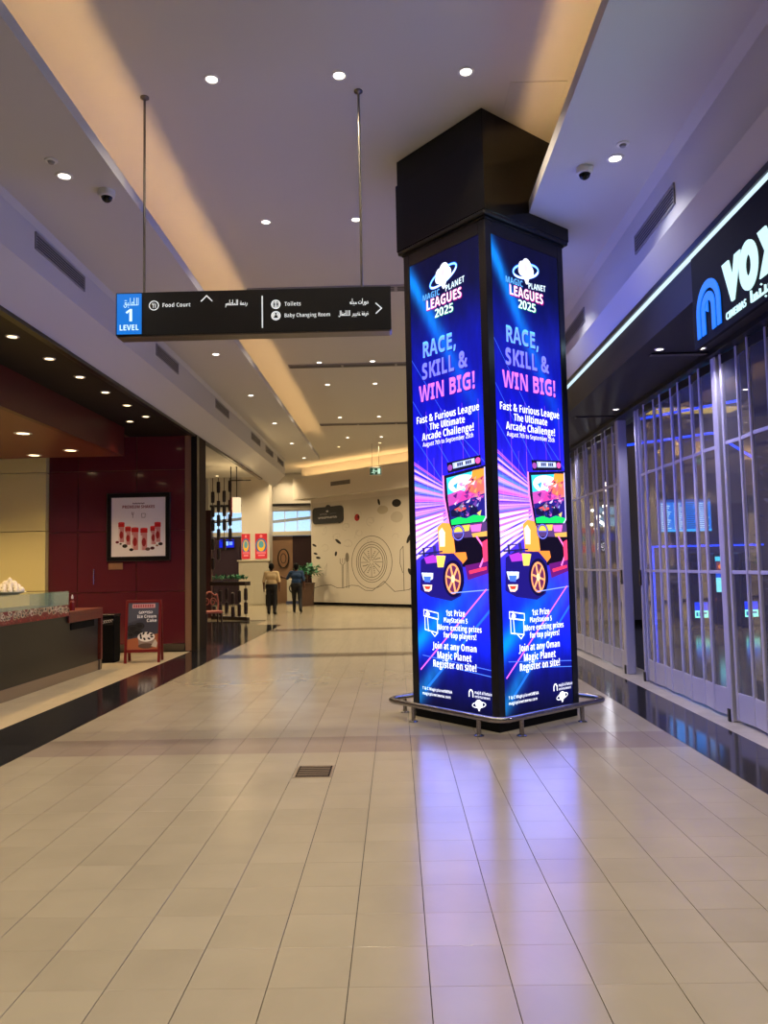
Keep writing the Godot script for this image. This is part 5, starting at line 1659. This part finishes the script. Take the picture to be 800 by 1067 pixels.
func gate_post(z: float, w: float, label: String, lock: bool) -> void:
	var o := base("gate_post", Vector3(3.2, 0, z), label, "gate post", "cinema gate posts")
	obj("post", sh().cbox(Vector3(0, 1.765, 0), Vector3(w, 3.53, w), 0.01), M.aluminium, o)
	obj("foot_bolt", sh().cbox(Vector3(-w / 2 - 0.006, 0.06, 0), Vector3(0.016, 0.12, 0.05), 0.003), M.black_metal, o)
	if lock:
		var l := obj("lock_case", sh().cbox(Vector3(-w / 2 - 0.008, 1.33, 0.0), Vector3(0.018, 0.2, 0.055), 0.004), M.black_metal, o)
		obj("cylinder", sh().tube([Vector3(-w / 2 - 0.016, 1.27, 0.0), Vector3(-w / 2 - 0.03, 1.27, 0)], 0.012, 10), M.chrome, l)


func build_gate() -> void:
	struct("trim_8", sh().span(Vector3(3.1, 3.53, 4.0), Vector3(3.3, 3.585, -16.5)), M.black_metal, "black ceiling track of the folding gate")
	gate_section(-10.93, -16.2, "folding clear gate section behind the advert pillar, beyond the locking post")
	gate_post(-10.78, 0.13, "lavender grey gate post with a black lock beside the open gap", true)
	gate_post(-10.08, 0.05, "thin gate post with a black lock across the open gap", true)
	gate_section(-10.0, -7.62, "middle folding clear gate section in front of the menu screen", true)
	gate_post(-7.5, 0.1, "broad plain gate post between two folding clear sections", false)
	gate_section(-7.38, -2.8, "near folding clear gate section under the glowing letters")


# ---------------------------------------------------------------- cinema lobby seen through the gate
func build_cinema_inside() -> void:
	var gm := mat("lobby_floor", Color(0.2, 0.2, 0.22), 0.12)
	struct("floor_lobby", sh().span(Vector3(3.49, -0.02, 4.0), Vector3(13.0, 0.0, -19.4)), gm, "dark polished lobby floor of the cinema")
	var wall := struct("wall_lobby", sh().span(Vector3(3.35, 0, -19.1), Vector3(13.0, 5.1, -19.4)), mat("lobby_wall", Color(0.36, 0.35, 0.38), 0.6), "dark grey back wall of the cinema lobby")
	struct("wall_lobby_side", sh().span(Vector3(12.7, 0, 4.0), Vector3(13.0, 5.1, -19.4)), M.lobby_wall)
	struct("wall_gate_end", sh().span(Vector3(3.1, 0, -16.4), Vector3(3.4, 3.72, -27)), M.paint_wall, "pale wall beyond the end of the gate")
	struct("wall_gate_near", sh().span(Vector3(3.1, 0, 8.0), Vector3(3.4, 3.72, -2.7)), M.dark_soffit)
	obj("skirting", sh().span(Vector3(3.4, 0, -19.06), Vector3(12.7, 0.12, -19.1)), M.black_matt, wall)
	# menu screen
	var s := base("menu_screen", Vector3(7.12, 2.66, -19.06), "wide pale blue film schedule screen on the lobby wall", "screen")
	obj("case", sh().cbox(Vector3(0, 0, 0), Vector3(1.36, 0.84, 0.06), 0.01), M.black_metal, s)
	var p := Pic.new(640, 400, Color(0.12, 0.42, 0.85))
	p.rect(0, 0, 640, 36, Color(0.06, 0.2, 0.55))
	p.rect(0, 36, 30, 364, Color(0.05, 0.08, 0.2))
	for c in 4:
		for r in 13:
			p.rect(50 + c * 150, 52 + r * 25, 70 + (r * 37 + c * 13) % 50, 9, Color(0.75, 0.9, 1.0) if c != 2 else Color(0.06, 0.12, 0.35))
	p.rect(0, 372, 640, 28, Color(0.2, 0.65, 1.0))
	var sp := sh()
	sp.picture(Vector3(-0.66, 0.4, 0.032), Vector3(0.66, 0.4, 0.032), Vector3(0.66, -0.4, 0.032), Vector3(-0.66, -0.4, 0.032))
	obj("screen", sp, picture_mat("menu_picture", p.texture(640, 400), 0.3, 1.5), s)
	area("menu_lamp", Vector3(0, 0, 0.06), Vector3(0, 0, 1), Vector2(1.3, 0.8), Color(0.3, 0.6, 1.0), 0.5, Vector3.UP, s)
	# blue light lines
	var bl := base("blue_light_frame", Vector3(0, 0, -18.98), "thin blue light frame round the ticket counter niche", "light line")
	obj("tube", sh().span(Vector3(6.28, 1.88, -0.015), Vector3(9.0, 1.92, 0.015)), M.led_blue, bl)
	obj("tube", sh().span(Vector3(6.28, 0.0, -0.015), Vector3(6.32, 1.92, 0.015)), M.led_blue, bl)
	area("blue_lamp", Vector3(7.6, 1.9, 0.04), Vector3(0, 0, 1), Vector2(2.6, 0.04), Color(0.1, 0.15, 1.0), 0.5, Vector3.UP, bl)
	var b2 := base("blue_ceiling_line", Vector3(0, 4.46, -18.0), "zigzag blue light line under the lobby ceiling", "light line")
	obj("tube", sh().tube([Vector3(5.4, -0.12, -0.6), Vector3(7.45, 0.05, 0.1)], 0.03, 6), M.led_blue, b2)
	obj("tube", sh().tube([Vector3(7.45, 0.05, 0.1), Vector3(8.3, -0.6, 0.3)], 0.03, 6), M.led_blue, b2)
	area("blue_lamp", Vector3(6.5, -0.1, 0.0), Vector3(0, -0.6, 1), Vector2(2.2, 0.06), Color(0.1, 0.15, 1.0), 0.6, Vector3.UP, b2)
	var b3 := base("blue_ceiling_line", Vector3(0, 4.5, -15.5), "straight blue light line near the lobby ceiling", "light line")
	obj("tube", sh().tube([Vector3(5.1, 0.0, -0.4), Vector3(6.9, 0.22, 0.2)], 0.028, 6), M.led_blue, b3)
	area("blue_lamp", Vector3(6.0, 0.1, 0.1), Vector3(0, -1, 0.3), Vector2(1.8, 0.06), Color(0.1, 0.15, 1.0), 0.6, Vector3.BACK, b3)
	# warm lit recess in the lobby ceiling
	var cr := base("ceiling_recess_light", Vector3(6.8, 5.05, -17.6), "warm yellow lit recess in the lobby ceiling", "ceiling light")
	obj("housing", sh().cbox(Vector3(0, 0, 0), Vector3(2.4, 0.1, 0.9), 0.01), M.lobby_wall, cr)
	obj("diffuser", sh().cbox(Vector3(0, -0.055, 0), Vector3(2.2, 0.02, 0.7), 0.006), glow("recess_light", Color(1.0, 0.85, 0.35), 0.5), cr)
	area("recess_lamp", Vector3(0, -0.08, 0), Vector3.DOWN, Vector2(2.1, 0.6), Color(1.0, 0.85, 0.5), 1.6, Vector3.BACK, cr)
	# downlights of the lobby
	var first: Node3D = null
	for q in [[5.2, -9.0], [5.0, -12.0], [7.6, -12.5], [7.4, -16.0], [9.8, -13.0], [9.5, -17.0], [4.6, -16.5]]:
		if first == null:
			first = base("lobby_downlight", Vector3(q[0], 5.1, q[1]), "recessed downlight in the dark lobby ceiling", "downlight", "lobby downlights")
			downlight_parts(first, 0.07, M.lens_white)
			spot(first, Vector3(0, -0.03, 0), Color(0.9, 0.88, 1.0), 2.2, 50.0)
		else:
			copy(first, "lobby_downlight", Vector3(q[0], 5.1, q[1]))
	# counter with self-service machines
	var c := base("ticket_counter", Vector3(7.9, 0, -18.3), "long dark ticket counter inside the lobby", "counter")
	obj("body", sh().cbox(Vector3(0, 0.5, 0), Vector3(3.0, 1.0, 0.6), 0.01), M.black_metal, c)
	obj("top", sh().cbox(Vector3(0, 1.03, 0), Vector3(3.1, 0.06, 0.7), 0.01), M.lobby_wall, c)
	var kp := Pic.new(160, 320, Color(0.06, 0.14, 0.3))
	kp.rect(0, 0, 160, 40, Color(0.3, 0.8, 0.95))
	kp.rect(10, 50, 140, 70, Color(0.45, 0.2, 0.15))
	kp.ellipse(50, 90, 26, 22, Color(0.9, 0.5, 0.2))
	kp.ellipse(110, 84, 24, 26, Color(0.6, 0.85, 0.9))
	kp.rect(0, 130, 160, 60, Color(0.05, 0.3, 0.85))
	kp.rect(0, 190, 160, 130, Color(0.5, 0.9, 0.95))
	var km := picture_mat("kiosk_picture", kp.texture(160, 320), 0.3, 1.5)
	var fp := Pic.new(160, 120, Color(0.05, 0.2, 0.9))
	fp.rect(0, 64, 160, 56, Color(0.55, 1.0, 0.9))
	fp.rect(16, 78, 24, 30, Color(0.1, 0.35, 0.6))
	fp.rect(52, 78, 24, 30, Color(0.1, 0.35, 0.6))
	fp.rect(92, 78, 52, 14, Color(0.1, 0.35, 0.6))
	var fm := picture_mat("kiosk_foot_picture", fp.texture(160, 120), 0.3, 1.8)
	for q in [[6.86, false, "ticket machine with a glowing foot panel under the blue light frame corner"], [7.42, true, "ticket machine with a bright tall screen in the lobby"], [7.98, false, "ticket machine with a glowing foot panel beside the bright screen machine"]]:
		var k := base("ticket_machine", Vector3(q[0], 0, -17.7), q[2], "ticket machine", "lobby ticket machines")
		obj("body", sh().cbox(Vector3(0, 0.85, 0), Vector3(0.46, 1.7, 0.28), 0.02), M.black_metal, k)
		obj("base", sh().cbox(Vector3(0, 0.03, 0.02), Vector3(0.54, 0.06, 0.4), 0.01), M.black_matt, k)
		var ks := sh()
		if q[1]:
			ks.picture(Vector3(-0.2, 1.62, 0.142), Vector3(0.2, 1.62, 0.142), Vector3(0.2, 0.82, 0.142), Vector3(-0.2, 0.82, 0.142))
			obj("screen", ks, km, k)
		else:
			ks.picture(Vector3(-0.15, 0.6, 0.142), Vector3(0.15, 0.6, 0.142), Vector3(0.15, 0.25, 0.142), Vector3(-0.15, 0.25, 0.142))
			obj("foot_screen", ks, fm, k)
			var k2 := sh()
			k2.picture(Vector3(-0.17, 1.5, 0.142), Vector3(0.17, 1.5, 0.142), Vector3(0.17, 1.05, 0.142), Vector3(-0.17, 1.05, 0.142))
			obj("dark_screen", k2, M.black_gloss, k)
	# cascade of small lamps
	var ch := base("cascade_lamp", Vector3(4.62, 5.1, -17.4), "cascade of small white glass lamps on fine wires in the lobby", "lamp")
	obj("ceiling_plate", sh().lathe([Vector2(0.0, -0.04), Vector2(0.22, -0.04), Vector2(0.24, 0.0)], 20), M.black_metal, ch)
	var r := RandomNumberGenerator.new()
	r.seed = 21
	var ball := sh().lathe([Vector2(0, -0.035), Vector2(0.03, -0.02), Vector2(0.036, 0.0), Vector2(0.03, 0.02), Vector2(0, 0.035)], 10).mesh()
	for k in 16:
		var at := Vector3(r.randf_range(-0.18, 0.18), -1.75 - r.randf() * 1.1, r.randf_range(-0.18, 0.18))
		obj("wire", sh().tube([at, Vector3(at.x, -0.03, at.z)], 0.003, 4), M.black_metal, ch)
		obj("bulb", ball, M.lens_white, ch, at)
	var cl := OmniLight3D.new()
	cl.name = "lamp"
	cl.light_color = Color(0.95, 0.95, 1.0)
	cl.light_energy = 0.5
	cl.light_size = 0.1
	cl.omni_range = 30.0
	cl.omni_attenuation = 2.0
	cl.shadow_enabled = true
	cl.position = Vector3(0, -3.2, 0)
	ch.add_child(cl)
	# decorated artificial tree by the near section
	var tree := base("decorative_tree", Vector3(6.6, 0, -12.9), "tall artificial tree with pale leaf clusters in the lobby", "tree")
	obj("tub", sh().lathe([Vector2(0, 0), Vector2(0.28, 0), Vector2(0.34, 0.5), Vector2(0.3, 0.5), Vector2(0.28, 0.45), Vector2(0, 0.45)], 18), M.black_metal, tree)
	obj("trunk", sh().tube([Vector3(0, 0.4, 0), Vector3(0.06, 1.4, 0.02), Vector3(-0.03, 2.6, 0.0), Vector3(0.05, 3.6, 0.04)], [0.08, 0.06, 0.05, 0.02], 8), M.chair_wood, tree)
	var lm := leaf_mesh(0.22, 0.1)
	var lmat := mat("pale_leaf", Color(0.42, 0.40, 0.5), 0.6)
	for k in 220:
		var h := r.randf_range(0.9, 3.9)
		var a := r.randf() * TAU
		var rad := r.randf_range(0.1, 0.55) * (1.0 - absf(h - 2.4) / 3.0)
		var q := obj("leaf", lm, lmat, tree, Vector3(cos(a) * rad, h, sin(a) * rad))
		q.rotation = Vector3(r.randf_range(-0.8, 0.6), r.randf() * TAU, r.randf_range(-0.5, 0.5))


# ---------------------------------------------------------------- people
func skin_mesh(bones: Array, cell: float, k: float, swell := 0.0) -> ArrayMesh:
	# smooth union of tapered capsules, meshed as surface nets
	var lo := Vector3.ONE * 1e9
	var hi := -lo
	for b in bones:
		var rr: float = maxf(b[2], b[3]) + swell + cell * 2.0 + k
		for q in [b[0], b[1]]:
			lo = lo.min(q - Vector3.ONE * rr)
			hi = hi.max(q + Vector3.ONE * rr)
	var nx := ceili((hi.x - lo.x) / cell) + 1
	var ny := ceili((hi.y - lo.y) / cell) + 1
	var nz := ceili((hi.z - lo.z) / cell) + 1
	var f := PackedFloat32Array()
	f.resize(nx * ny * nz)
	f.fill(1.0)
	for b in bones:
		var a: Vector3 = b[0]
		var d: Vector3 = b[1] - b[0]
		var dd := maxf(d.length_squared(), 1e-9)
		var rm: float = maxf(b[2], b[3]) + swell + k + cell * 2.0
		var mn: Vector3 = (a.min(b[1]) - Vector3.ONE * rm - lo) / cell
		var mx: Vector3 = (a.max(b[1]) + Vector3.ONE * rm - lo) / cell
		for z in range(maxi(int(mn.z), 0), mini(int(mx.z) + 1, nz)):
			for y in range(maxi(int(mn.y), 0), mini(int(mx.y) + 1, ny)):
				for x in range(maxi(int(mn.x), 0), mini(int(mx.x) + 1, nx)):
					var p := lo + Vector3(x, y, z) * cell
					var t := clampf((p - a).dot(d) / dd, 0.0, 1.0)
					var s := (p - a - d * t).length() - lerpf(b[2], b[3], t) - swell
					var i := (z * ny + y) * nx + x
					var o := f[i]
					var h := clampf(0.5 + 0.5 * (o - s) / k, 0.0, 1.0)
					f[i] = lerpf(o, s, h) - k * h * (1.0 - h)
	var at := PackedInt32Array()
	at.resize(nx * ny * nz)
	at.fill(-1)
	var verts := PackedVector3Array()
	var norms := PackedVector3Array()
	var off := [0, 1, nx, nx + 1, nx * ny, nx * ny + 1, nx * ny + nx, nx * ny + nx + 1]
	var edges := [[0, 1], [2, 3], [4, 5], [6, 7], [0, 2], [1, 3], [4, 6], [5, 7], [0, 4], [1, 5], [2, 6], [3, 7]]
	for z in nz - 1:
		for y in ny - 1:
			for x in nx - 1:
				var i := (z * ny + y) * nx + x
				var inside := 0
				for q in 8:
					if f[i + off[q]] < 0.0:
						inside += 1
				if inside == 0 or inside == 8:
					continue
				var sum := Vector3.ZERO
				var cnt := 0
				for e in edges:
					var fa := f[i + off[e[0]]]
					var fb := f[i + off[e[1]]]
					if (fa < 0.0) != (fb < 0.0):
						var t := fa / (fa - fb)
						var pa := Vector3(e[0] & 1, (e[0] >> 1) & 1, e[0] >> 2)
						var pb := Vector3(e[1] & 1, (e[1] >> 1) & 1, e[1] >> 2)
						sum += pa.lerp(pb, t)
						cnt += 1
				at[i] = verts.size()
				verts.append(lo + (Vector3(x, y, z) + sum / cnt) * cell)
				norms.append(Vector3(f[i + off[1]] - f[i], f[i + off[2]] - f[i], f[i + off[4]] - f[i]).normalized())
	var st := sh()
	var step := [1, nx, nx * ny]
	for z in range(1, nz - 1):
		for y in range(1, ny - 1):
			for x in range(1, nx - 1):
				var i := (z * ny + y) * nx + x
				for ax in 3:
					if (f[i] < 0.0) != (f[i + step[ax]] < 0.0):
						var u: int = step[(ax + 1) % 3]
						var w: int = step[(ax + 2) % 3]
						var q := [at[i], at[i - u], at[i - u - w], at[i - w]]
						if q.has(-1):
							continue
						st.tri(verts[q[0]], verts[q[1]], verts[q[2]], norms[q[0]], norms[q[1]], norms[q[2]])
						st.tri(verts[q[0]], verts[q[2]], verts[q[3]], norms[q[0]], norms[q[2]], norms[q[3]])
	return st.mesh()


func person(at: Vector3, turn: float, label: String, J: Dictionary, shirt: Color, trousers: Color, long_sleeve: bool) -> void:
	var o := base("person", at, label, "person", "", turn)
	var V := func(n: String) -> Vector3: return J[n]
	var torso := [
		[Vector3(-0.075, 0.95, 0.01), Vector3(0.075, 0.95, 0.01), 0.118, 0.118],
		[Vector3(-0.06, 1.08, 0.0), Vector3(0.06, 1.08, 0.0), 0.115, 0.115],
		[Vector3(-0.085, 1.29, 0.0), Vector3(0.085, 1.29, 0.0), 0.118, 0.118],
		[Vector3(-0.155, 1.40, 0.005), Vector3(0.155, 1.40, 0.005), 0.062, 0.062],
	]
	var neck := [[Vector3(0, 1.40, 0.01), Vector3(0, 1.52, -0.01), 0.056, 0.052]]
	var head := [[Vector3(0, 1.575, -0.015), Vector3(0, 1.635, 0.0), 0.072, 0.086], [Vector3(0, 1.54, -0.05), Vector3(0, 1.56, -0.045), 0.045, 0.05], [Vector3(0, 1.585, -0.1), Vector3(0, 1.60, -0.085), 0.014, 0.010]]
	var ears := [[Vector3(-0.084, 1.575, -0.005), Vector3(-0.087, 1.61, 0.0), 0.013, 0.017], [Vector3(0.084, 1.575, -0.005), Vector3(0.087, 1.61, 0.0), 0.013, 0.017]]
	var legs := []
	var arms := []
	var upper := []
	var feet := []
	var hands := []
	for s in ["a", "b"]:
		legs.append([V.call("hip_" + s), V.call("knee_" + s), 0.092, 0.062])
		legs.append([V.call("knee_" + s), V.call("ankle_" + s), 0.06, 0.042])
		feet.append([V.call("ankle_" + s) + Vector3(0, -0.03, 0.02), V.call("toe_" + s), 0.042, 0.034])
		upper.append([V.call("shoulder_" + s), V.call("elbow_" + s), 0.056, 0.043])
		arms.append([V.call("elbow_" + s), V.call("wrist_" + s), 0.041, 0.028])
		var dir: Vector3 = (V.call("wrist_" + s) - V.call("elbow_" + s)).normalized()
		var side := dir.cross(Vector3.RIGHT).normalized()
		var palm: Vector3 = V.call("wrist_" + s) + dir * 0.075
		hands.append([V.call("wrist_" + s) + dir * 0.01 + side * 0.012, palm + side * 0.022, 0.022, 0.020])
		hands.append([V.call("wrist_" + s) + dir * 0.01 - side * 0.012, palm - side * 0.022, 0.022, 0.020])
		for k in 4:
			var lat := side * (0.03 - 0.02 * k)
			var len: float = [0.065, 0.075, 0.07, 0.055][k]
			hands.append([palm + lat, palm + lat + dir * len * 0.55, 0.0095, 0.009])
			hands.append([palm + lat + dir * len * 0.55, palm + lat + dir * len * 0.95 + Vector3(0.012 if s == "a" else -0.012, 0, 0), 0.009, 0.0075])
		hands.append([V.call("wrist_" + s) + dir * 0.03 + side * 0.03, V.call("wrist_" + s) + dir * 0.07 + side * 0.062, 0.0115, 0.009])
	var all := torso + neck + head + ears + legs + arms + upper + feet + hands
	var sk := mat("skin_%d" % get_child_count(), Color(0.36, 0.22, 0.15), 0.55)
	obj("body", skin_mesh(all, 0.014, 0.022), sk, o)
	obj("shirt", skin_mesh(torso + upper + (arms if long_sleeve else []), 0.016, 0.03, 0.012), mat("shirt_%d" % get_child_count(), shirt, 0.8), o)
	obj("trousers", skin_mesh(legs + [[Vector3(-0.075, 0.95, 0.01), Vector3(0.075, 0.95, 0.01), 0.12, 0.12]], 0.016, 0.03, 0.014), mat("trousers_%d" % get_child_count(), trousers, 0.8), o)
	for q in feet:
		obj("shoe", skin_mesh([q], 0.014, 0.02, 0.01), M.black_matt, o)
	obj("hair", skin_mesh([[Vector3(0, 1.62, 0.012), Vector3(0, 1.655, 0.012), 0.088, 0.084], [Vector3(0, 1.56, 0.035), Vector3(0, 1.62, 0.02), 0.06, 0.08]], 0.012, 0.02, 0.004), M.black_matt, o)
	for sx in [-1, 1]:
		obj("eye", sh().lathe([Vector2(0, -0.011), Vector2(0.011, 0), Vector2(0, 0.011)], 8), M.black_gloss, o, Vector3(sx * 0.031, 1.61, -0.083))
	if not long_sleeve:
		obj("belt", sh().tube(circle_flat(Vector3(0, 1.02, 0.0), 0.2, 0.135, 20), 0.018, 6, true), M.black_metal, o)


func circle_flat(c: Vector3, rx: float, rz: float, seg: int) -> Array:
	var out := []
	for k in seg:
		var a := TAU * k / seg
		out.append(c + Vector3(cos(a) * rx, 0, sin(a) * rz))
	return out


func build_people() -> void:
	# both walk away down the corridor: local -z is the way they face
	var still := {
		"hip_a": Vector3(-0.095, 0.92, 0), "knee_a": Vector3(-0.10, 0.50, -0.02), "ankle_a": Vector3(-0.10, 0.085, 0.02), "toe_a": Vector3(-0.115, 0.036, -0.15),
		"hip_b": Vector3(0.095, 0.92, 0), "knee_b": Vector3(0.10, 0.50, -0.01), "ankle_b": Vector3(0.10, 0.085, 0.05), "toe_b": Vector3(0.115, 0.036, -0.12),
		"shoulder_a": Vector3(-0.195, 1.40, 0), "elbow_a": Vector3(-0.262, 1.13, 0.02), "wrist_a": Vector3(-0.268, 0.90, -0.03),
		"shoulder_b": Vector3(0.195, 1.40, 0), "elbow_b": Vector3(0.262, 1.13, 0.03), "wrist_b": Vector3(0.272, 0.90, -0.02),
	}
	person(Vector3(-4.3, 0, -26.4), 0.0, "person in a cream short-sleeved shirt and dark trousers seen walking away", still, Color(0.78, 0.68, 0.50), Color(0.035, 0.035, 0.05), false)
	var stride := {
		"hip_a": Vector3(-0.095, 0.92, 0), "knee_a": Vector3(-0.10, 0.53, -0.12), "ankle_a": Vector3(-0.11, 0.085, -0.16), "toe_a": Vector3(-0.12, 0.036, -0.32),
		"hip_b": Vector3(0.095, 0.92, 0), "knee_b": Vector3(0.12, 0.50, 0.02), "ankle_b": Vector3(0.17, 0.13, 0.28), "toe_b": Vector3(0.18, 0.04, 0.14),
		"shoulder_a": Vector3(-0.195, 1.40, 0), "elbow_a": Vector3(-0.33, 1.20, -0.06), "wrist_a": Vector3(-0.50, 1.24, -0.16),
		"shoulder_b": Vector3(0.195, 1.40, 0), "elbow_b": Vector3(0.262, 1.13, 0.05), "wrist_b": Vector3(0.28, 0.90, 0.0),
	}
	person(Vector3(-3.56, 0, -27.3), 0.0, "person in a blue shirt and dark trousers striding away beside the plant", stride, Color(0.07, 0.20, 0.34), Color(0.03, 0.04, 0.06), false)
